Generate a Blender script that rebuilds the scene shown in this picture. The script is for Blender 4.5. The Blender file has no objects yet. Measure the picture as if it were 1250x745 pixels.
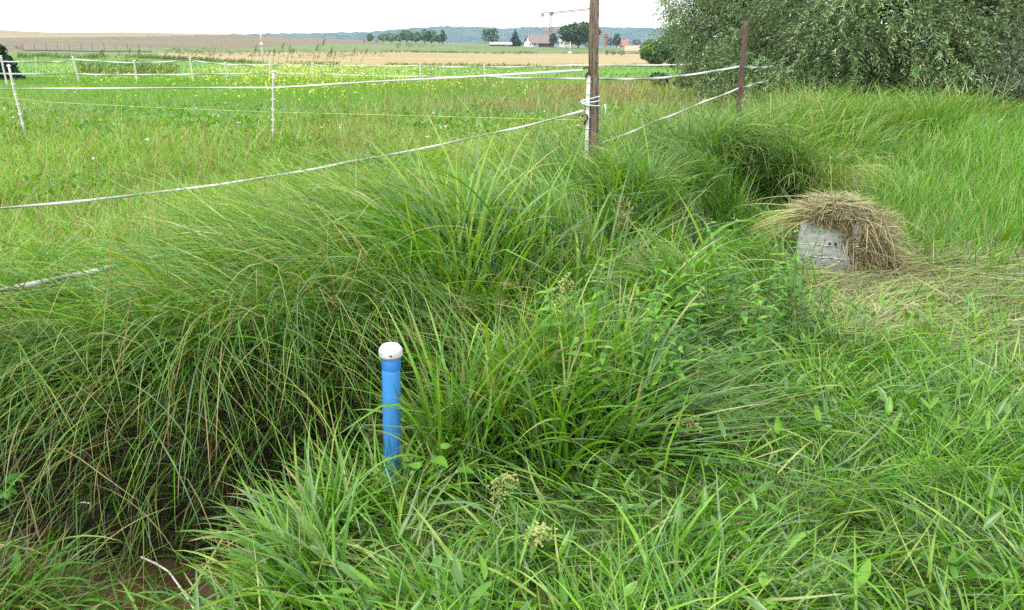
import bpy, math, random
import numpy as np

rng = np.random.default_rng(11)
random.seed(11)
C = bpy.context.scene.collection
PI = math.pi
F = 980.0
EYE = 1.65
PITCH = math.atan(320.5 / F)
cP, sP = math.cos(PITCH), math.sin(PITCH)


def at(px, py, D):
    a, b = (px - 625) / F, (372.5 - py) / F
    t = D / (cP + b * sP)
    return np.array([a * t, D, EYE + (-sP + b * cP) * t])


def PX(x, y):
    return 625 + F * (x / y) * 1.05


def ss(a, b, v):
    t = np.clip((v - a) / (b - a), 0, 1)
    return t * t * (3 - 2 * t)


def vnoise(x, y, scale, seed=0):
    x = np.asarray(x, float) / scale + 37.3 * seed + 1000
    y = np.asarray(y, float) / scale + 91.7 * seed + 1000
    xi, yi = np.floor(x), np.floor(y)
    fx, fy = x - xi, y - yi
    fx, fy = fx * fx * (3 - 2 * fx), fy * fy * (3 - 2 * fy)

    def hsh(i, j):
        v = np.sin(i * 127.1 + j * 311.7 + seed * 17.1) * 43758.5453
        return v - np.floor(v)
    return (hsh(xi, yi) * (1 - fx) + hsh(xi + 1, yi) * fx) * (1 - fy) + (hsh(xi, yi + 1) * (1 - fx) + hsh(xi + 1, yi + 1) * fx) * fy


def fbm(x, y, scale, seed=0):
    return (vnoise(x, y, scale, seed) + .5 * vnoise(x, y, scale / 2.1, seed + 1) + .25 * vnoise(x, y, scale / 4.3, seed + 2)) / 1.75


# ------------------------------------------------------------------ terrain
DITCH = np.array([[-7, 2.45], [-4, 2.62], [-2, 2.6], [-1.12, 2.66], [-.7, 3.14], [-.3, 3.66], [.9, 5.25], [2.3, 7.25], [3.2, 8.8]])


def ditch(x, y):
    """signed distance to the ditch line (positive on the meadow side) and the place along it (x of the nearest point)"""
    x, y = np.asarray(x, float), np.asarray(y, float)
    best = np.full(x.shape, 1e9)
    sign = np.ones(x.shape)
    bx_ = np.zeros(x.shape)
    for (ax, ay), (cx, cy) in zip(DITCH[:-1], DITCH[1:]):
        dx, dy = cx - ax, cy - ay
        t = np.clip(((x - ax) * dx + (y - ay) * dy) / (dx * dx + dy * dy), 0, 1)
        qx, qy = ax + t * dx, ay + t * dy
        d = np.hypot(x - qx, y - qy)
        s = np.sign(dx * (y - ay) - dy * (x - ax))
        m = d < best
        best = np.where(m, d, best)
        sign = np.where(m, s, sign)
        bx_ = np.where(m, qx, bx_)
    return best * np.where(sign == 0, 1, sign), bx_


_PXT = np.array([-400, 20, 48, 160, 290, 440, 600, 720, 840, 1700], float)
_DT = np.log(np.array([36, 110, 220, 430, 600, 900, 4500], float))
_ROWS = np.array([
    [97, 70, 59, 46, 36, 41, 52.8],
    [97, 70, 59, 46, 36.5, 41, 52.8],
    [97, 70, 59, 46, 39.8, 43, 52.8],
    [97, 71, 59, 46, 39.3, 43, 52.8],
    [97, 76, 63, 49, 42, 46, 52.8],
    [97, 80, 64, 53, 49, 52, 53.5],
    [98, 81, 66, 56.3, 54.3, 56, 54],
    [98, 82, 66, 58.3, 57.3, 59, 55],
    [98, 82, 67, 60, 59, 60, 56],
    [98, 82, 67, 60, 59, 60, 56]])


def far_row(px, D):
    px = np.clip(px, -400, 1699)
    ld = np.clip(np.log(np.maximum(D, 36)), _DT[0], _DT[-1] - 1e-6)
    i = np.clip(np.searchsorted(_PXT, px, side='right') - 1, 0, len(_PXT) - 2)
    j = np.clip(np.searchsorted(_DT, ld, side='right') - 1, 0, len(_DT) - 2)
    u = (px - _PXT[i]) / (_PXT[i + 1] - _PXT[i])
    v = (ld - _DT[j]) / (_DT[j + 1] - _DT[j])
    return (_ROWS[i, j] * (1 - u) + _ROWS[i + 1, j] * u) * (1 - v) + (_ROWS[i, j + 1] * (1 - u) + _ROWS[i + 1, j + 1] * u) * v


def hz(x, y):
    x, y = np.broadcast_arrays(np.asarray(x, float), np.asarray(y, float))
    d, dx = ditch(x, y)
    near = .02 * (fbm(x, y, .9, 3) - .5) * 2 + .6 * ss(5.8, 12, y)
    nb = -.14 * ss(-.75, -1.1, x) * ss(-1.75, -1.4, x) * ss(4.5, 2, y)
    far = .33 + .2 * ss(6, 11.5, y) + .05 * (fbm(x, y, 2.1, 5) - .5)
    s = ss(-.55, .45, d)
    z = (near + nb) * (1 - s) + far * s
    dep = np.interp(dx, [-5, -.8, .3, 1.6, 2.6, 3.2], [.85, .85, .75, .5, .4, 0])
    z = z - dep * (1 - ss(.2, .5, np.abs(d)))
    b = (372.5 - far_row(PX(x, np.maximum(y, 20)), y)) / F
    zf = EYE + (-sP + b * cP) * np.maximum(y, 36) / (cP + b * sP)
    w = ss(12, 36, y)
    return z * (1 - w) + zf * w + np.where(y > 30, .25 * (fbm(x, y, 9, 8) - .5) * ss(30, 60, y), 0)


def hz1(x, y):
    return float(hz(np.array([x]), np.array([y]))[0])


def Dfor(px, row):
    D = np.geomspace(40, 640, 600)
    r = far_row(np.full(600, float(px)), D)
    return float(D[np.argmin(np.abs(r - row))])


def ground_at(px, row):
    """ground point seen at that place, in the far fields"""
    D = Dfor(px, row)
    x = (px - 625) / F / 1.05 * D
    return np.array([x, D, hz1(x, D)])


# ------------------------------------------------------------------ materials
def new_mat(name):
    m = bpy.data.materials.new(name)
    m.use_nodes = True
    nt = m.node_tree
    return m, nt, nt.nodes['Principled BSDF'], nt.nodes['Material Output']


def mat(name, col, rough=.6, var=.15, scale=8., metal=0., bump=0., bscale=60., col2=None, stretch=None, spec=.5):
    m, nt, p, out = new_mat(name)
    N = nt.nodes.new
    tc = N('ShaderNodeTexCoord')
    mp = N('ShaderNodeMapping')
    nt.links.new(tc.outputs['Object'], mp.inputs[0])
    if stretch:
        mp.inputs['Scale'].default_value = stretch
    no = N('ShaderNodeTexNoise')
    no.inputs['Scale'].default_value = scale
    no.inputs['Detail'].default_value = 6
    nt.links.new(mp.outputs[0], no.inputs['Vector'])
    rp = N('ShaderNodeValToRGB')
    rp.color_ramp.elements[0].position = .3
    rp.color_ramp.elements[1].position = .7
    c2 = col2 or tuple(min(1, c * (1 + var)) for c in col)
    c1 = tuple(c * (1 - var) for c in col) if not col2 else col
    rp.color_ramp.elements[0].color = (*c1, 1)
    rp.color_ramp.elements[1].color = (*c2, 1)
    nt.links.new(no.outputs['Fac'], rp.inputs[0])
    nt.links.new(rp.outputs[0], p.inputs['Base Color'])
    p.inputs['Roughness'].default_value = rough
    p.inputs['Metallic'].default_value = metal
    p.inputs['Specular IOR Level'].default_value = spec
    if bump:
        n2 = N('ShaderNodeTexNoise')
        n2.inputs['Scale'].default_value = bscale
        n2.inputs['Detail'].default_value = 5
        nt.links.new(mp.outputs[0], n2.inputs['Vector'])
        b = N('ShaderNodeBump')
        b.inputs['Strength'].default_value = bump
        b.inputs['Distance'].default_value = .02
        nt.links.new(n2.outputs['Fac'], b.inputs['Height'])
        nt.links.new(b.outputs[0], p.inputs['Normal'])
    return m


def leaf_mat(name, rough=.42, trans=.35, spec=.5, gain=1.):
    m, nt, p, out = new_mat(name)
    N = nt.nodes.new
    a = N('ShaderNodeAttribute')
    a.attribute_name = 'col'
    no = N('ShaderNodeTexNoise')
    no.inputs['Scale'].default_value = 45
    tc = N('ShaderNodeTexCoord')
    nt.links.new(tc.outputs['Object'], no.inputs['Vector'])
    hs = N('ShaderNodeHueSaturation')
    mr = N('ShaderNodeMapRange')
    mr.inputs[3].default_value = .82 * gain
    mr.inputs[4].default_value = 1.18 * gain
    nt.links.new(no.outputs['Fac'], mr.inputs[0])
    hs.inputs['Saturation'].default_value = 1.06
    nt.links.new(mr.outputs[0], hs.inputs['Value'])
    nt.links.new(a.outputs['Color'], hs.inputs['Color'])
    nt.links.new(hs.outputs[0], p.inputs['Base Color'])
    p.inputs['Roughness'].default_value = rough
    p.inputs['Specular IOR Level'].default_value = spec
    tr = N('ShaderNodeBsdfTranslucent')
    h2 = N('ShaderNodeHueSaturation')
    h2.inputs['Saturation'].default_value = 1.15
    h2.inputs['Value'].default_value = 1.3
    nt.links.new(hs.outputs[0], h2.inputs['Color'])
    nt.links.new(h2.outputs[0], tr.inputs['Color'])
    mx = N('ShaderNodeMixShader')
    mx.inputs[0].default_value = trans
    nt.links.new(p.outputs[0], mx.inputs[1])
    nt.links.new(tr.outputs[0], mx.inputs[2])
    nt.links.new(mx.outputs[0], out.inputs['Surface'])
    return m


GRASS = leaf_mat('grass_blade', rough=.38, trans=.36, spec=.5)
LEAF = leaf_mat('leaf', rough=.55, trans=.3, spec=.3)
FARLEAF = leaf_mat('far_foliage', rough=.7, trans=.15, spec=.2)
STRAW = leaf_mat('straw', rough=.6, trans=.15, spec=.3)
PETAL = leaf_mat('petal', rough=.6, trans=.3, spec=.2)


# ------------------------------------------------------------------ mesh building
class Soup:
    def __init__(self):
        self.v, self.q, self.t, self.c, self.n = [], [], [], [], 0

    def add(self, verts, quads=None, cols=None, tris=None):
        verts = np.asarray(verts, float).reshape(-1, 3)
        if quads is not None and len(quads):
            self.q.append(np.asarray(quads, np.int64).reshape(-1, 4) + self.n)
        if tris is not None and len(tris):
            self.t.append(np.asarray(tris, np.int64).reshape(-1, 3) + self.n)
        self.v.append(verts)
        if cols is None:
            cols = np.ones((len(verts), 3)) * .5
        cols = np.asarray(cols, float)
        if cols.ndim == 1:
            cols = np.tile(cols, (len(verts), 1))
        self.c.append(cols)
        self.n += len(verts)
        return self

    def build(self, name, material, parent=None, smooth=True, origin=None):
        me = bpy.data.meshes.new(name)
        v = np.concatenate(self.v)
        if origin is not None:
            v = v - np.asarray(origin)
        q = np.concatenate(self.q) if self.q else np.zeros((0, 4), np.int64)
        t = np.concatenate(self.t) if self.t else np.zeros((0, 3), np.int64)
        me.vertices.add(len(v))
        me.vertices.foreach_set('co', v.astype(np.float32).ravel())
        nl = q.size + t.size
        me.loops.add(nl)
        me.loops.foreach_set('vertex_index', np.concatenate([q.ravel(), t.ravel()]).astype(np.int32))
        npoly = len(q) + len(t)
        me.polygons.add(npoly)
        st = np.concatenate([np.arange(len(q)) * 4, q.size + np.arange(len(t)) * 3]).astype(np.int32)
        me.polygons.foreach_set('loop_start', st)
        me.polygons.foreach_set('use_smooth', np.full(npoly, smooth))
        me.update(calc_edges=True)
        ca = me.color_attributes.new('col', 'FLOAT_COLOR', 'POINT')
        c = np.concatenate(self.c)
        ca.data.foreach_set('color', np.concatenate([c, np.ones((len(c), 1))], 1).astype(np.float32).ravel())
        me.materials.append(material)
        o = bpy.data.objects.new(name, me)
        C.objects.link(o)
        if parent is not None:
            o.parent = parent
        return o

    # -- shapes
    def box(self, cx, cy, cz, sx, sy, sz, yaw=0, col=None, bev=0, taper=1.):
        b = min(bev, sx * .45, sy * .45, sz * .45)
        hx, hy, hz_ = sx / 2, sy / 2, sz / 2
        if b <= 0:
            ring = [(-hx, -hy), (hx, -hy), (hx, hy), (-hx, hy)]
            lev = [(-hz_, 0), (hz_, 0)]
        else:
            ring = [(-hx + b, -hy), (hx - b, -hy), (hx, -hy + b), (hx, hy - b), (hx - b, hy), (-hx + b, hy), (-hx, hy - b), (-hx, -hy + b)]
            lev = [(-hz_, b), (-hz_ + b, 0), (hz_ - b, 0), (hz_, b)]
        n = len(ring)
        V = []
        for k, (z, ins) in enumerate(lev):
            sc = 1 + (taper - 1) * (z + hz_) / sz
            for (x, y) in ring:
                X = (abs(x) - ins) * (1 if x > 0 else -1) * sc
                Y = (abs(y) - ins) * (1 if y > 0 else -1) * sc
                V.append((X, Y, z))
        V = np.array(V)
        c, s = math.cos(yaw), math.sin(yaw)
        V = np.stack([V[:, 0] * c - V[:, 1] * s + cx, V[:, 0] * s + V[:, 1] * c + cy, V[:, 2] + cz], 1)
        Q = []
        for k in range(len(lev) - 1):
            for i in range(n):
                j = (i + 1) % n
                Q.append((k * n + i, k * n + j, (k + 1) * n + j, (k + 1) * n + i))
        T = []
        top = (len(lev) - 1) * n
        for i in range(1, n - 1):
            T.append((0, i + 1, i))
            T.append((top, top + i, top + i + 1))
        return self.add(V, Q, col, T)

    def tube(self, pts, rad, sides=10, col=None, cap=True, squash=1., rough=0.):
        pts = np.asarray(pts, float)
        n = len(pts)
        rad = np.broadcast_to(np.asarray(rad, float), (n,))
        tan = np.gradient(pts, axis=0)
        tan /= np.linalg.norm(tan, axis=1)[:, None] + 1e-12
        ref = np.array([0, 0, 1.]) if abs(tan[0][2]) < .8 else np.array([1., 0, 0])
        V = []
        a = np.arange(sides) / sides * 2 * PI
        for i in range(n):
            u = np.cross(tan[i], ref)
            u /= np.linalg.norm(u) + 1e-12
            w = np.cross(u, tan[i])
            r = rad[i] * (1 + (rng.normal(0, rough, sides) if rough else 0))
            V.append(pts[i] + (np.cos(a) * r)[:, None] * u + (np.sin(a) * r * squash)[:, None] * w)
        V = np.concatenate(V)
        Q = []
        for i in range(n - 1):
            for k in range(sides):
                j = (k + 1) % sides
                Q.append((i * sides + k, i * sides + j, (i + 1) * sides + j, (i + 1) * sides + k))
        T = []
        if cap:
            V = np.concatenate([V, pts[:1], pts[-1:]])
            for k in range(sides):
                j = (k + 1) % sides
                T.append((n * sides, j, k))
                T.append((n * sides + 1, (n - 1) * sides + k, (n - 1) * sides + j))
        return self.add(V, Q, col, T)

    def bar(self, a, b, w, col=None):
        return self.tube(np.array([a, b], float), w / 2 * 1.2, 4, col)

    def lathe(self, prof, cx, cy, cz, sides=24, col=None):
        V, Q = [], []
        n = len(prof)
        for r, z in prof:
            for k in range(sides):
                a = k / sides * 2 * PI
                V.append((cx + r * math.cos(a), cy + r * math.sin(a), cz + z))
        for i in range(n - 1):
            for k in range(sides):
                j = (k + 1) % sides
                Q.append((i * sides + k, i * sides + j, (i + 1) * sides + j, (i + 1) * sides + k))
        return self.add(V, Q, col)

    def ribbon(self, pts, width, thick=.0015, twist=0., col=None):
        """a flat tape hung on edge: four-sided strip with thickness; twist in turns along it"""
        pts = np.asarray(pts, float)
        n = len(pts)
        tan = np.gradient(pts, axis=0)
        tan /= np.linalg.norm(tan, axis=1)[:, None]
        up = np.array([0, 0, 1.])
        sd = np.cross(tan, up)
        sd /= np.linalg.norm(sd, axis=1)[:, None]
        nu = np.cross(sd, tan)
        tw = np.broadcast_to(np.asarray(twist, float), (n,))
        A = nu * np.cos(tw)[:, None] + sd * np.sin(tw)[:, None]
        B = -nu * np.sin(tw)[:, None] + sd * np.cos(tw)[:, None]
        w, t = width / 2, thick / 2
        V = np.stack([pts - A * w - B * t, pts + A * w - B * t, pts + A * w + B * t, pts - A * w + B * t], 1).reshape(-1, 3)
        Q = []
        for i in range(n - 1):
            for k in range(4):
                j = (k + 1) % 4
                Q.append((i * 4 + k, i * 4 + j, i * 4 + 4 + j, i * 4 + 4 + k))
        return self.add(V, Q, col)

    def blades(self, x, y, phi, th0, bend, L, w, col, seg=6, pw=1.4, kink=0., z=None, curl=.25, fold=True, tip=None, tipfrac=.0, clamp=True, twist=.5, profile='grass', stiff_root=False):
        x, y = np.asarray(x, float), np.asarray(y, float)
        N = len(x)
        if N == 0:
            return self
        B = lambda a: np.broadcast_to(np.asarray(a, float), (N,)).copy()
        phi, th0, bend, L, w = B(phi), B(th0), B(bend), B(L), B(w)
        z = hz(x, y) - .01 if z is None else B(z)
        s = np.linspace(0, 1, seg + 1)
        S = s[None, :]
        f = S ** pw
        if kink:
            km = rng.random(N) < kink
            s0 = rng.uniform(.35, .75, N)[:, None]
            fk = ss(s0 - .07, s0 + .07, S)
            f = np.where(km[:, None], fk * .9 + .1 * S, f)
        th = th0[:, None] + bend[:, None] * f
        ph = phi[:, None] + (rng.normal(0, curl, N))[:, None] * S
        thm, phm = (th[:, 1:] + th[:, :-1]) / 2, (ph[:, 1:] + ph[:, :-1]) / 2
        ds = (L / seg)[:, None]
        dx, dy, dz = np.sin(thm) * np.cos(phm) * ds, np.sin(thm) * np.sin(phm) * ds, np.cos(thm) * ds
        zero = np.zeros((N, 1))
        X = x[:, None] + np.concatenate([zero, np.cumsum(dx, 1)], 1)
        Y = y[:, None] + np.concatenate([zero, np.cumsum(dy, 1)], 1)
        Z = z[:, None] + np.concatenate([zero, np.cumsum(dz, 1)], 1)
        if clamp:
            g = hz(X, Y)
            lift = rng.uniform(.004, .05, N)[:, None]
            Z[:, 1:] = np.maximum(Z[:, 1:], (g + lift)[:, 1:])
        P = np.stack([X, Y, Z], 2)
        tw = rng.normal(0, twist, N)[:, None] + rng.normal(0, twist, N)[:, None] * S
        sx, sy = -np.sin(ph), np.cos(ph)
        nx, ny, nz = -np.cos(th) * np.cos(ph), -np.cos(th) * np.sin(ph), np.sin(th)
        ct, st = np.cos(tw), np.sin(tw)
        side = np.stack([sx * ct + nx * st, sy * ct + ny * st, nz * st], 2)
        nor = np.stack([nx * ct - sx * st, ny * ct - sy * st, nz * ct], 2)
        if profile == 'grass':
            pr = (.55 + .45 * np.minimum(1, S * 3.5)) * np.clip(1 - S ** 2.6, 0, 1) + .04
        elif profile == 'stem':
            pr = 1 - .6 * S
        elif profile == 'leaf':
            pr = np.sin(PI * np.clip(S, 0, 1) ** .75) ** .8 + .05
        hw = (w[:, None] * pr / 2)[:, :, None]
        col = np.asarray(col, float)
        if col.ndim == 1:
            col = np.tile(col, (N, 1))
        Cc = np.repeat(col[:, None, :], seg + 1, 1)
        if tip is not None:
            k = (rng.random(N) < tipfrac)[:, None, None] * ss(.55, 1.0, S)[:, :, None]
            Cc = Cc * (1 - k) + np.asarray(tip)[None, None, :] * k
        if fold:
            V = np.stack([P - side * hw, P - nor * hw * .45, P + side * hw], 2)
            m = 3
        else:
            V = np.stack([P - side * hw, P + side * hw], 2)
            m = 2
        V = V.reshape(-1, 3)
        Cc = np.repeat(Cc[:, :, None, :], m, 2).reshape(-1, 3)
        base = (np.arange(N) * (seg + 1) * m)[:, None, None]
        r = (np.arange(seg) * m)[None, :, None]
        k = np.arange(m - 1)[None, None, :]
        i0 = base + r + k
        Q = np.stack([i0, i0 + 1, i0 + m + 1, i0 + m], 3).reshape(-1, 4)
        return self.add(V, Q, Cc)


def empty(name, loc, label, cat, group=None, rz=0.):
    o = bpy.data.objects.new(name, None)
    C.objects.link(o)
    o.location = loc
    o.rotation_euler = (0, 0, rz)
    o.empty_display_size = .1
    return tag(o, label, cat, group)


def tag(o, label=None, cat=None, group=None, kind=None):
    if label: o['label'] = label
    if cat: o['category'] = cat
    if group: o['group'] = group
    if kind: o['kind'] = kind
    return o


def copy_tree(o, parent=None):
    c = o.copy()
    C.objects.link(c)
    c.parent = parent
    for ch in [k for k in o.children]:
        copy_tree(ch, c)
    return c


def mixcol(base, n, hue=.12, val=.18):
    """n colours round base: brightness and yellow/blue shift"""
    b = np.asarray(base, float)[None, :]
    v = np.exp(rng.normal(0, val, n))[:, None]
    k = rng.normal(0, hue, n)[:, None]
    return np.clip(b * v * (1 + k * np.array([[1.6, .25, -1.4]])), .003, .8)


def pick(pal, n, p=None, hue=.08, val=.16):
    pal = np.asarray(pal, float)
    i = rng.choice(len(pal), n, p=p)
    return mixcol([1, 1, 1], n, hue, val) * pal[i]


def scatter(x0, x1, y0, y1, dens, acc=None, fr=.74, pad=.7):
    n = int((x1 - x0) * (y1 - y0) * dens)
    x, y = rng.uniform(x0, x1, n), rng.uniform(y0, y1, n)
    m = np.abs(x) < fr * y + pad
    if acc is not None:
        m &= rng.random(n) < acc(x, y)
    return x[m], y[m]


# colours of grass, linear
BRIGHT = (.150, .330, .036)
LUSH = (.092, .240, .030)
SEDGE = (.108, .220, .048)
BLUEG = (.150, .255, .115)
YELG = (.235, .365, .066)
PALE = (.36, .415, .155)
DRY = (.36, .30, .145)
BROWN = (.17, .105, .05)
RUST = (.20, .10, .045)

#@SETTING
# ------------------------------------------------------------------ ground, one sheet split into fields
def build_ground():
    ts = np.unique(np.concatenate([np.linspace(-1.7, -.34, 50), np.linspace(-.34, .2, 150), np.linspace(.2, 1.7, 60)]))
    ys = np.unique(np.concatenate([np.linspace(-9, 1.3, 14), np.linspace(1.3, 9.5, 170), np.linspace(9.5, 36, 70), np.geomspace(36, 900, 170), np.geomspace(900, 4500, 14)]))
    T, Y = np.meshgrid(ts, ys)
    X = T * (Y + 10)
    Z = hz(X, Y)
    nt_, ny_ = len(ts), len(ys)
    V = np.stack([X, Y, Z], 2).reshape(-1, 3)
    i, j = np.meshgrid(np.arange(nt_ - 1), np.arange(ny_ - 1))
    a = (j * nt_ + i).ravel()
    Q = np.stack([a, a + 1, a + nt_ + 1, a + nt_], 1)
    ctr = V[Q].mean(1)
    D = ctr[:, 1]
    px = PX(ctr[:, 0], np.maximum(D, 10))
    d, _ = ditch(ctr[:, 0], ctr[:, 1])
    zone = np.zeros(len(Q), int)                                        # 0 meadow ground
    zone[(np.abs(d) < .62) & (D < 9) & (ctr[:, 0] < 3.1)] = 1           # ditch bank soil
    zone[D > 36] = 2                                                    # green field
    lo = np.interp(px, [180, 200, 290, 400], [140, 128, 116, 111])
    hi = np.interp(px, [180, 200, 290, 400, 840], [142, 165, 205, 225, 232])
    zone[(D > 111)] = 3                                                 # rough pasture strip
    zone[(D > lo) & (D < hi) & (px > 180)] = 4                          # stubble
    brown0 = np.interp(px, [0, 300, 440], [180, 260, 420])
    zone[(D > brown0) & (px < 470)] = 5                                 # brown field
    tan0 = np.interp(px, [0, 160, 300], [425, 455, 590])
    zone[(D > tan0) & (px < 300)] = 6                                   # upper stubble
    zone[(D > np.interp(px, [0, 50], [590, 640])) & (px < 52)] = 3
    zone[(D > 262) & (px >= 430) & (px < 900) & (D < 425)] = 7          # maize
    zone[D > 700] = 3
    mats = [
        mat('meadow_soil', (.075, .12, .028), .9, scale=3, col2=(.045, .06, .02), bump=.6, bscale=30),
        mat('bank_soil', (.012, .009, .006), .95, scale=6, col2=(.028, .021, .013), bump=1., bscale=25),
        mat('far_grass', (.072, .165, .022), .9, scale=.22, col2=(.095, .19, .03), spec=.1, stretch=(1, .25, 1)),
        mat('rough_pasture', (.07, .11, .035), .9, scale=.12, col2=(.11, .14, .05), spec=.1, stretch=(1, .3, 1)),
        mat('stubble', (.185, .145, .068), .9, scale=.06, col2=(.25, .205, .105), spec=.1, stretch=(.35, 1.6, 1)),
        mat('brown_crop', (.090, .072, .045), .9, scale=.05, col2=(.125, .11, .065), spec=.1, stretch=(.2, 1.2, 1)),
        mat('upper_stubble', (.16, .13, .07), .9, scale=.03, col2=(.21, .175, .10), spec=.1, stretch=(.15, 1, 1)),
        mat('maize_crop', (.05, .09, .03), .9, scale=.06, col2=(.12, .145, .06), spec=.1, stretch=(.15, 1.5, 1))]
    names = ['ground', 'ditch_bank', 'green_field', 'pasture', 'stubble_field', 'brown_field', 'upper_field', 'crop_field']
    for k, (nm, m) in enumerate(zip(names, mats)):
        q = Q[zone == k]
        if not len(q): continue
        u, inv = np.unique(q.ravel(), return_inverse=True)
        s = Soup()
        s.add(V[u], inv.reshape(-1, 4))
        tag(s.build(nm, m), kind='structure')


build_ground()

# water in the bottom of the ditch
s = Soup()
s.add([(-8, 1.7, -.44), (.3, 1.7, -.44), (.3, 4.6, -.44), (-8, 4.6, -.44)], [(0, 1, 2, 3)])
mw = mat('muddy_water', (.075, .048, .026), .12, scale=4, col2=(.10, .066, .036), bump=.05, bscale=9)
tag(s.build('water', mw), kind='structure')

# wooded hills on the skyline
def build_hills():
    ts = np.linspace(-1.2, 1.2, 700)
    ds = np.linspace(2300, 3500, 60)
    T, D = np.meshgrid(ts, ds)
    X = T * D
    px = PX(X, D)
    top = np.interp(px, [-200, 300, 400, 440, 470, 510, 550, 575, 600, 612, 640, 700, 760, 800, 900, 1100, 1400],
                    [46, 42, 40.5, 39.5, 37.5, 34, 32.3, 33, 34.2, 36, 33.2, 33.5, 34, 35, 35, 30, 34])
    b = (372.5 - top) / F
    zt = EYE + (-sP + b * cP) * 3000 / (cP + b * sP)
    prof = ss(2350, 3000, D) * (1 - .6 * ss(3050, 3500, D))
    Z = -22 + (zt + 18) * prof
    Z += (fbm(X, D, 260, 4) - .5) * 26 * prof * (1 - ss(2700, 2960, D)) + (vnoise(X, D, 26, 2) ** 2) * 9 * ss(2320, 2420, D)
    n, m = len(ts), len(ds)
    i, j = np.meshgrid(np.arange(n - 1), np.arange(m - 1))
    a = (j * n + i).ravel()
    s = Soup()
    s.add(np.stack([X, D, Z], 2).reshape(-1, 3), np.stack([a, a + 1, a + n + 1, a + n], 1))
    m_ = mat('wooded_hill', (.010, .024, .016), .95, scale=.02, col2=(.04, .066, .034), bump=1., bscale=.05, spec=.1)
    tag(s.build('hills', m_), kind='structure')


build_hills()

#@GRASS
# ------------------------------------------------------------------ grasses
def nearmask(x, y):
    d, _ = ditch(x, y)
    return d


PIPE = at(475, 582, 2.8)[:2]
BOXC = np.array([at(1014, 335, 5.85)[0], 5.98])

# ---- short tangled grass on the near bank, right foreground
s = Soup()


def acc_near(x, y):
    d = nearmask(x, y)
    p = (d < -.42).astype(float)
    hole = ss(.30, .42, np.hypot(x + 1.08, (y - 2.2) * .8))              # bare edge where the water shows
    hay = 1 - .8 * ss(.0, .6, hayzone(x, y))
    return p * (.35 + .65 * hole) * hay * ss(.5, 1.1, np.hypot(x - BOXC[0], y - BOXC[1] + .3))


def hayzone(x, y):
    u = ((x - 3.0) / 1.95) ** 2 + ((y - 5.25) / 1.25) ** 2
    return np.clip(1.25 - u + .5 * (fbm(x, y, .6, 21) - .5), 0, 1)


x, y = scatter(-2.4, 6.2, 1.35, 6.6, 1750, acc_near)
n = len(x)
pat = fbm(x, y, .75, 9)
pat2 = vnoise(x, y, .4, 12)
L = (.12 + .19 * pat) * rng.uniform(.6, 1.35, n)
L *= 1 + .5 * ss(.55, .8, pat2)
L *= np.where(np.hypot(x - PIPE[0], y - PIPE[1] + .35) < .5, .6, 1)
ang = 2 * PI * vnoise(x, y, .55, 31) * 1.5 + rng.normal(0, .9, n)
col = pick([BRIGHT, LUSH, SEDGE, YELG, BLUEG], n, [.33, .38, .12, .07, .10], .08, .3)
col *= (.72 + .5 * pat2)[:, None]
s.blades(x, y, ang, rng.uniform(.15, 1.25, n), rng.uniform(.2, 1.5, n), L, .0068 * np.exp(rng.normal(0, .32, n)), col, seg=5, kink=.12, tip=DRY, tipfrac=.06)
# broad leaves of small herbs
x, y = scatter(-2.4, 6.2, 1.35, 6.6, 170, lambda x, y: acc_near(x, y) * ss(.4, .6, vnoise(x, y, .35, 19)))
n = len(x)
s.blades(x, y, rng.uniform(0, 6.28, n), rng.uniform(.4, 1.2, n), rng.uniform(.1, .8, n), rng.uniform(.05, .11, n), rng.uniform(.014, .032, n), pick([LUSH, BRIGHT, (.10, .21, .05)], n, None, .05, .2), seg=5, z=hz(x, y) + rng.uniform(.05, .2, n), profile='leaf', twist=.25)
# long blades pressed flat in sweeping directions
x, y = scatter(-2.4, 6.2, 1.35, 5.6, 420, acc_near)
n = len(x)
s.blades(x, y, 4 * PI * vnoise(x, y, .6, 37) + rng.normal(0, .6, n), rng.uniform(.8, 1.35, n), rng.uniform(.0, .9, n), rng.uniform(.14, .34, n), rng.uniform(.005, .011, n), pick([BRIGHT, YELG, BLUEG, PALE, LUSH], n, [.3, .2, .22, .08, .2], .06, .22), seg=6, z=hz(x, y) + rng.uniform(.02, .14, n))
# thatch of yellowed and brown litter beneath
x, y = scatter(-2.4, 6.2, 1.35, 6.6, 420, acc_near)
n = len(x)
s.blades(x, y, rng.uniform(0, 6.28, n), rng.uniform(1.1, 1.5, n), rng.uniform(-.2, .3, n), rng.uniform(.08, .3, n), rng.uniform(.003, .007, n),
         pick([DRY, BROWN, PALE], n, [.45, .3, .25]) * .85, seg=3, fold=False)
# rank tufts of broad glossy blades
for k in range(44):
    cx, cy = rng.uniform(-.6, 5.5), rng.uniform(1.7, 5.6)
    if abs(cx) > .7 * cy + .3 or nearmask(np.array([cx]), np.array([cy]))[0] > -.5 or hayzone(cx, cy) > .5 or np.hypot(cx - PIPE[0], cy - 2.55) < .35: continue
    m = rng.integers(25, 60)
    a = rng.uniform(0, 6.28, m)
    r = rng.uniform(0, .09, m)
    ph = a + rng.normal(0, .6, m)
    c0 = [BRIGHT, BLUEG, LUSH, YELG][rng.choice(4, p=[.35, .25, .3, .1])]
    s.blades(cx + r * np.cos(a), cy + r * np.sin(a), ph, rng.uniform(.2, .9, m), rng.uniform(.5, 1.6, m), rng.uniform(.18, .38, m), rng.uniform(.006, .011, m),
             mixcol(c0, m, .06), seg=7, kink=.15)
tag(s.build('short_grass', GRASS), kind='stuff')

# ---- bright sward on the right behind the box
s = Soup()


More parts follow.
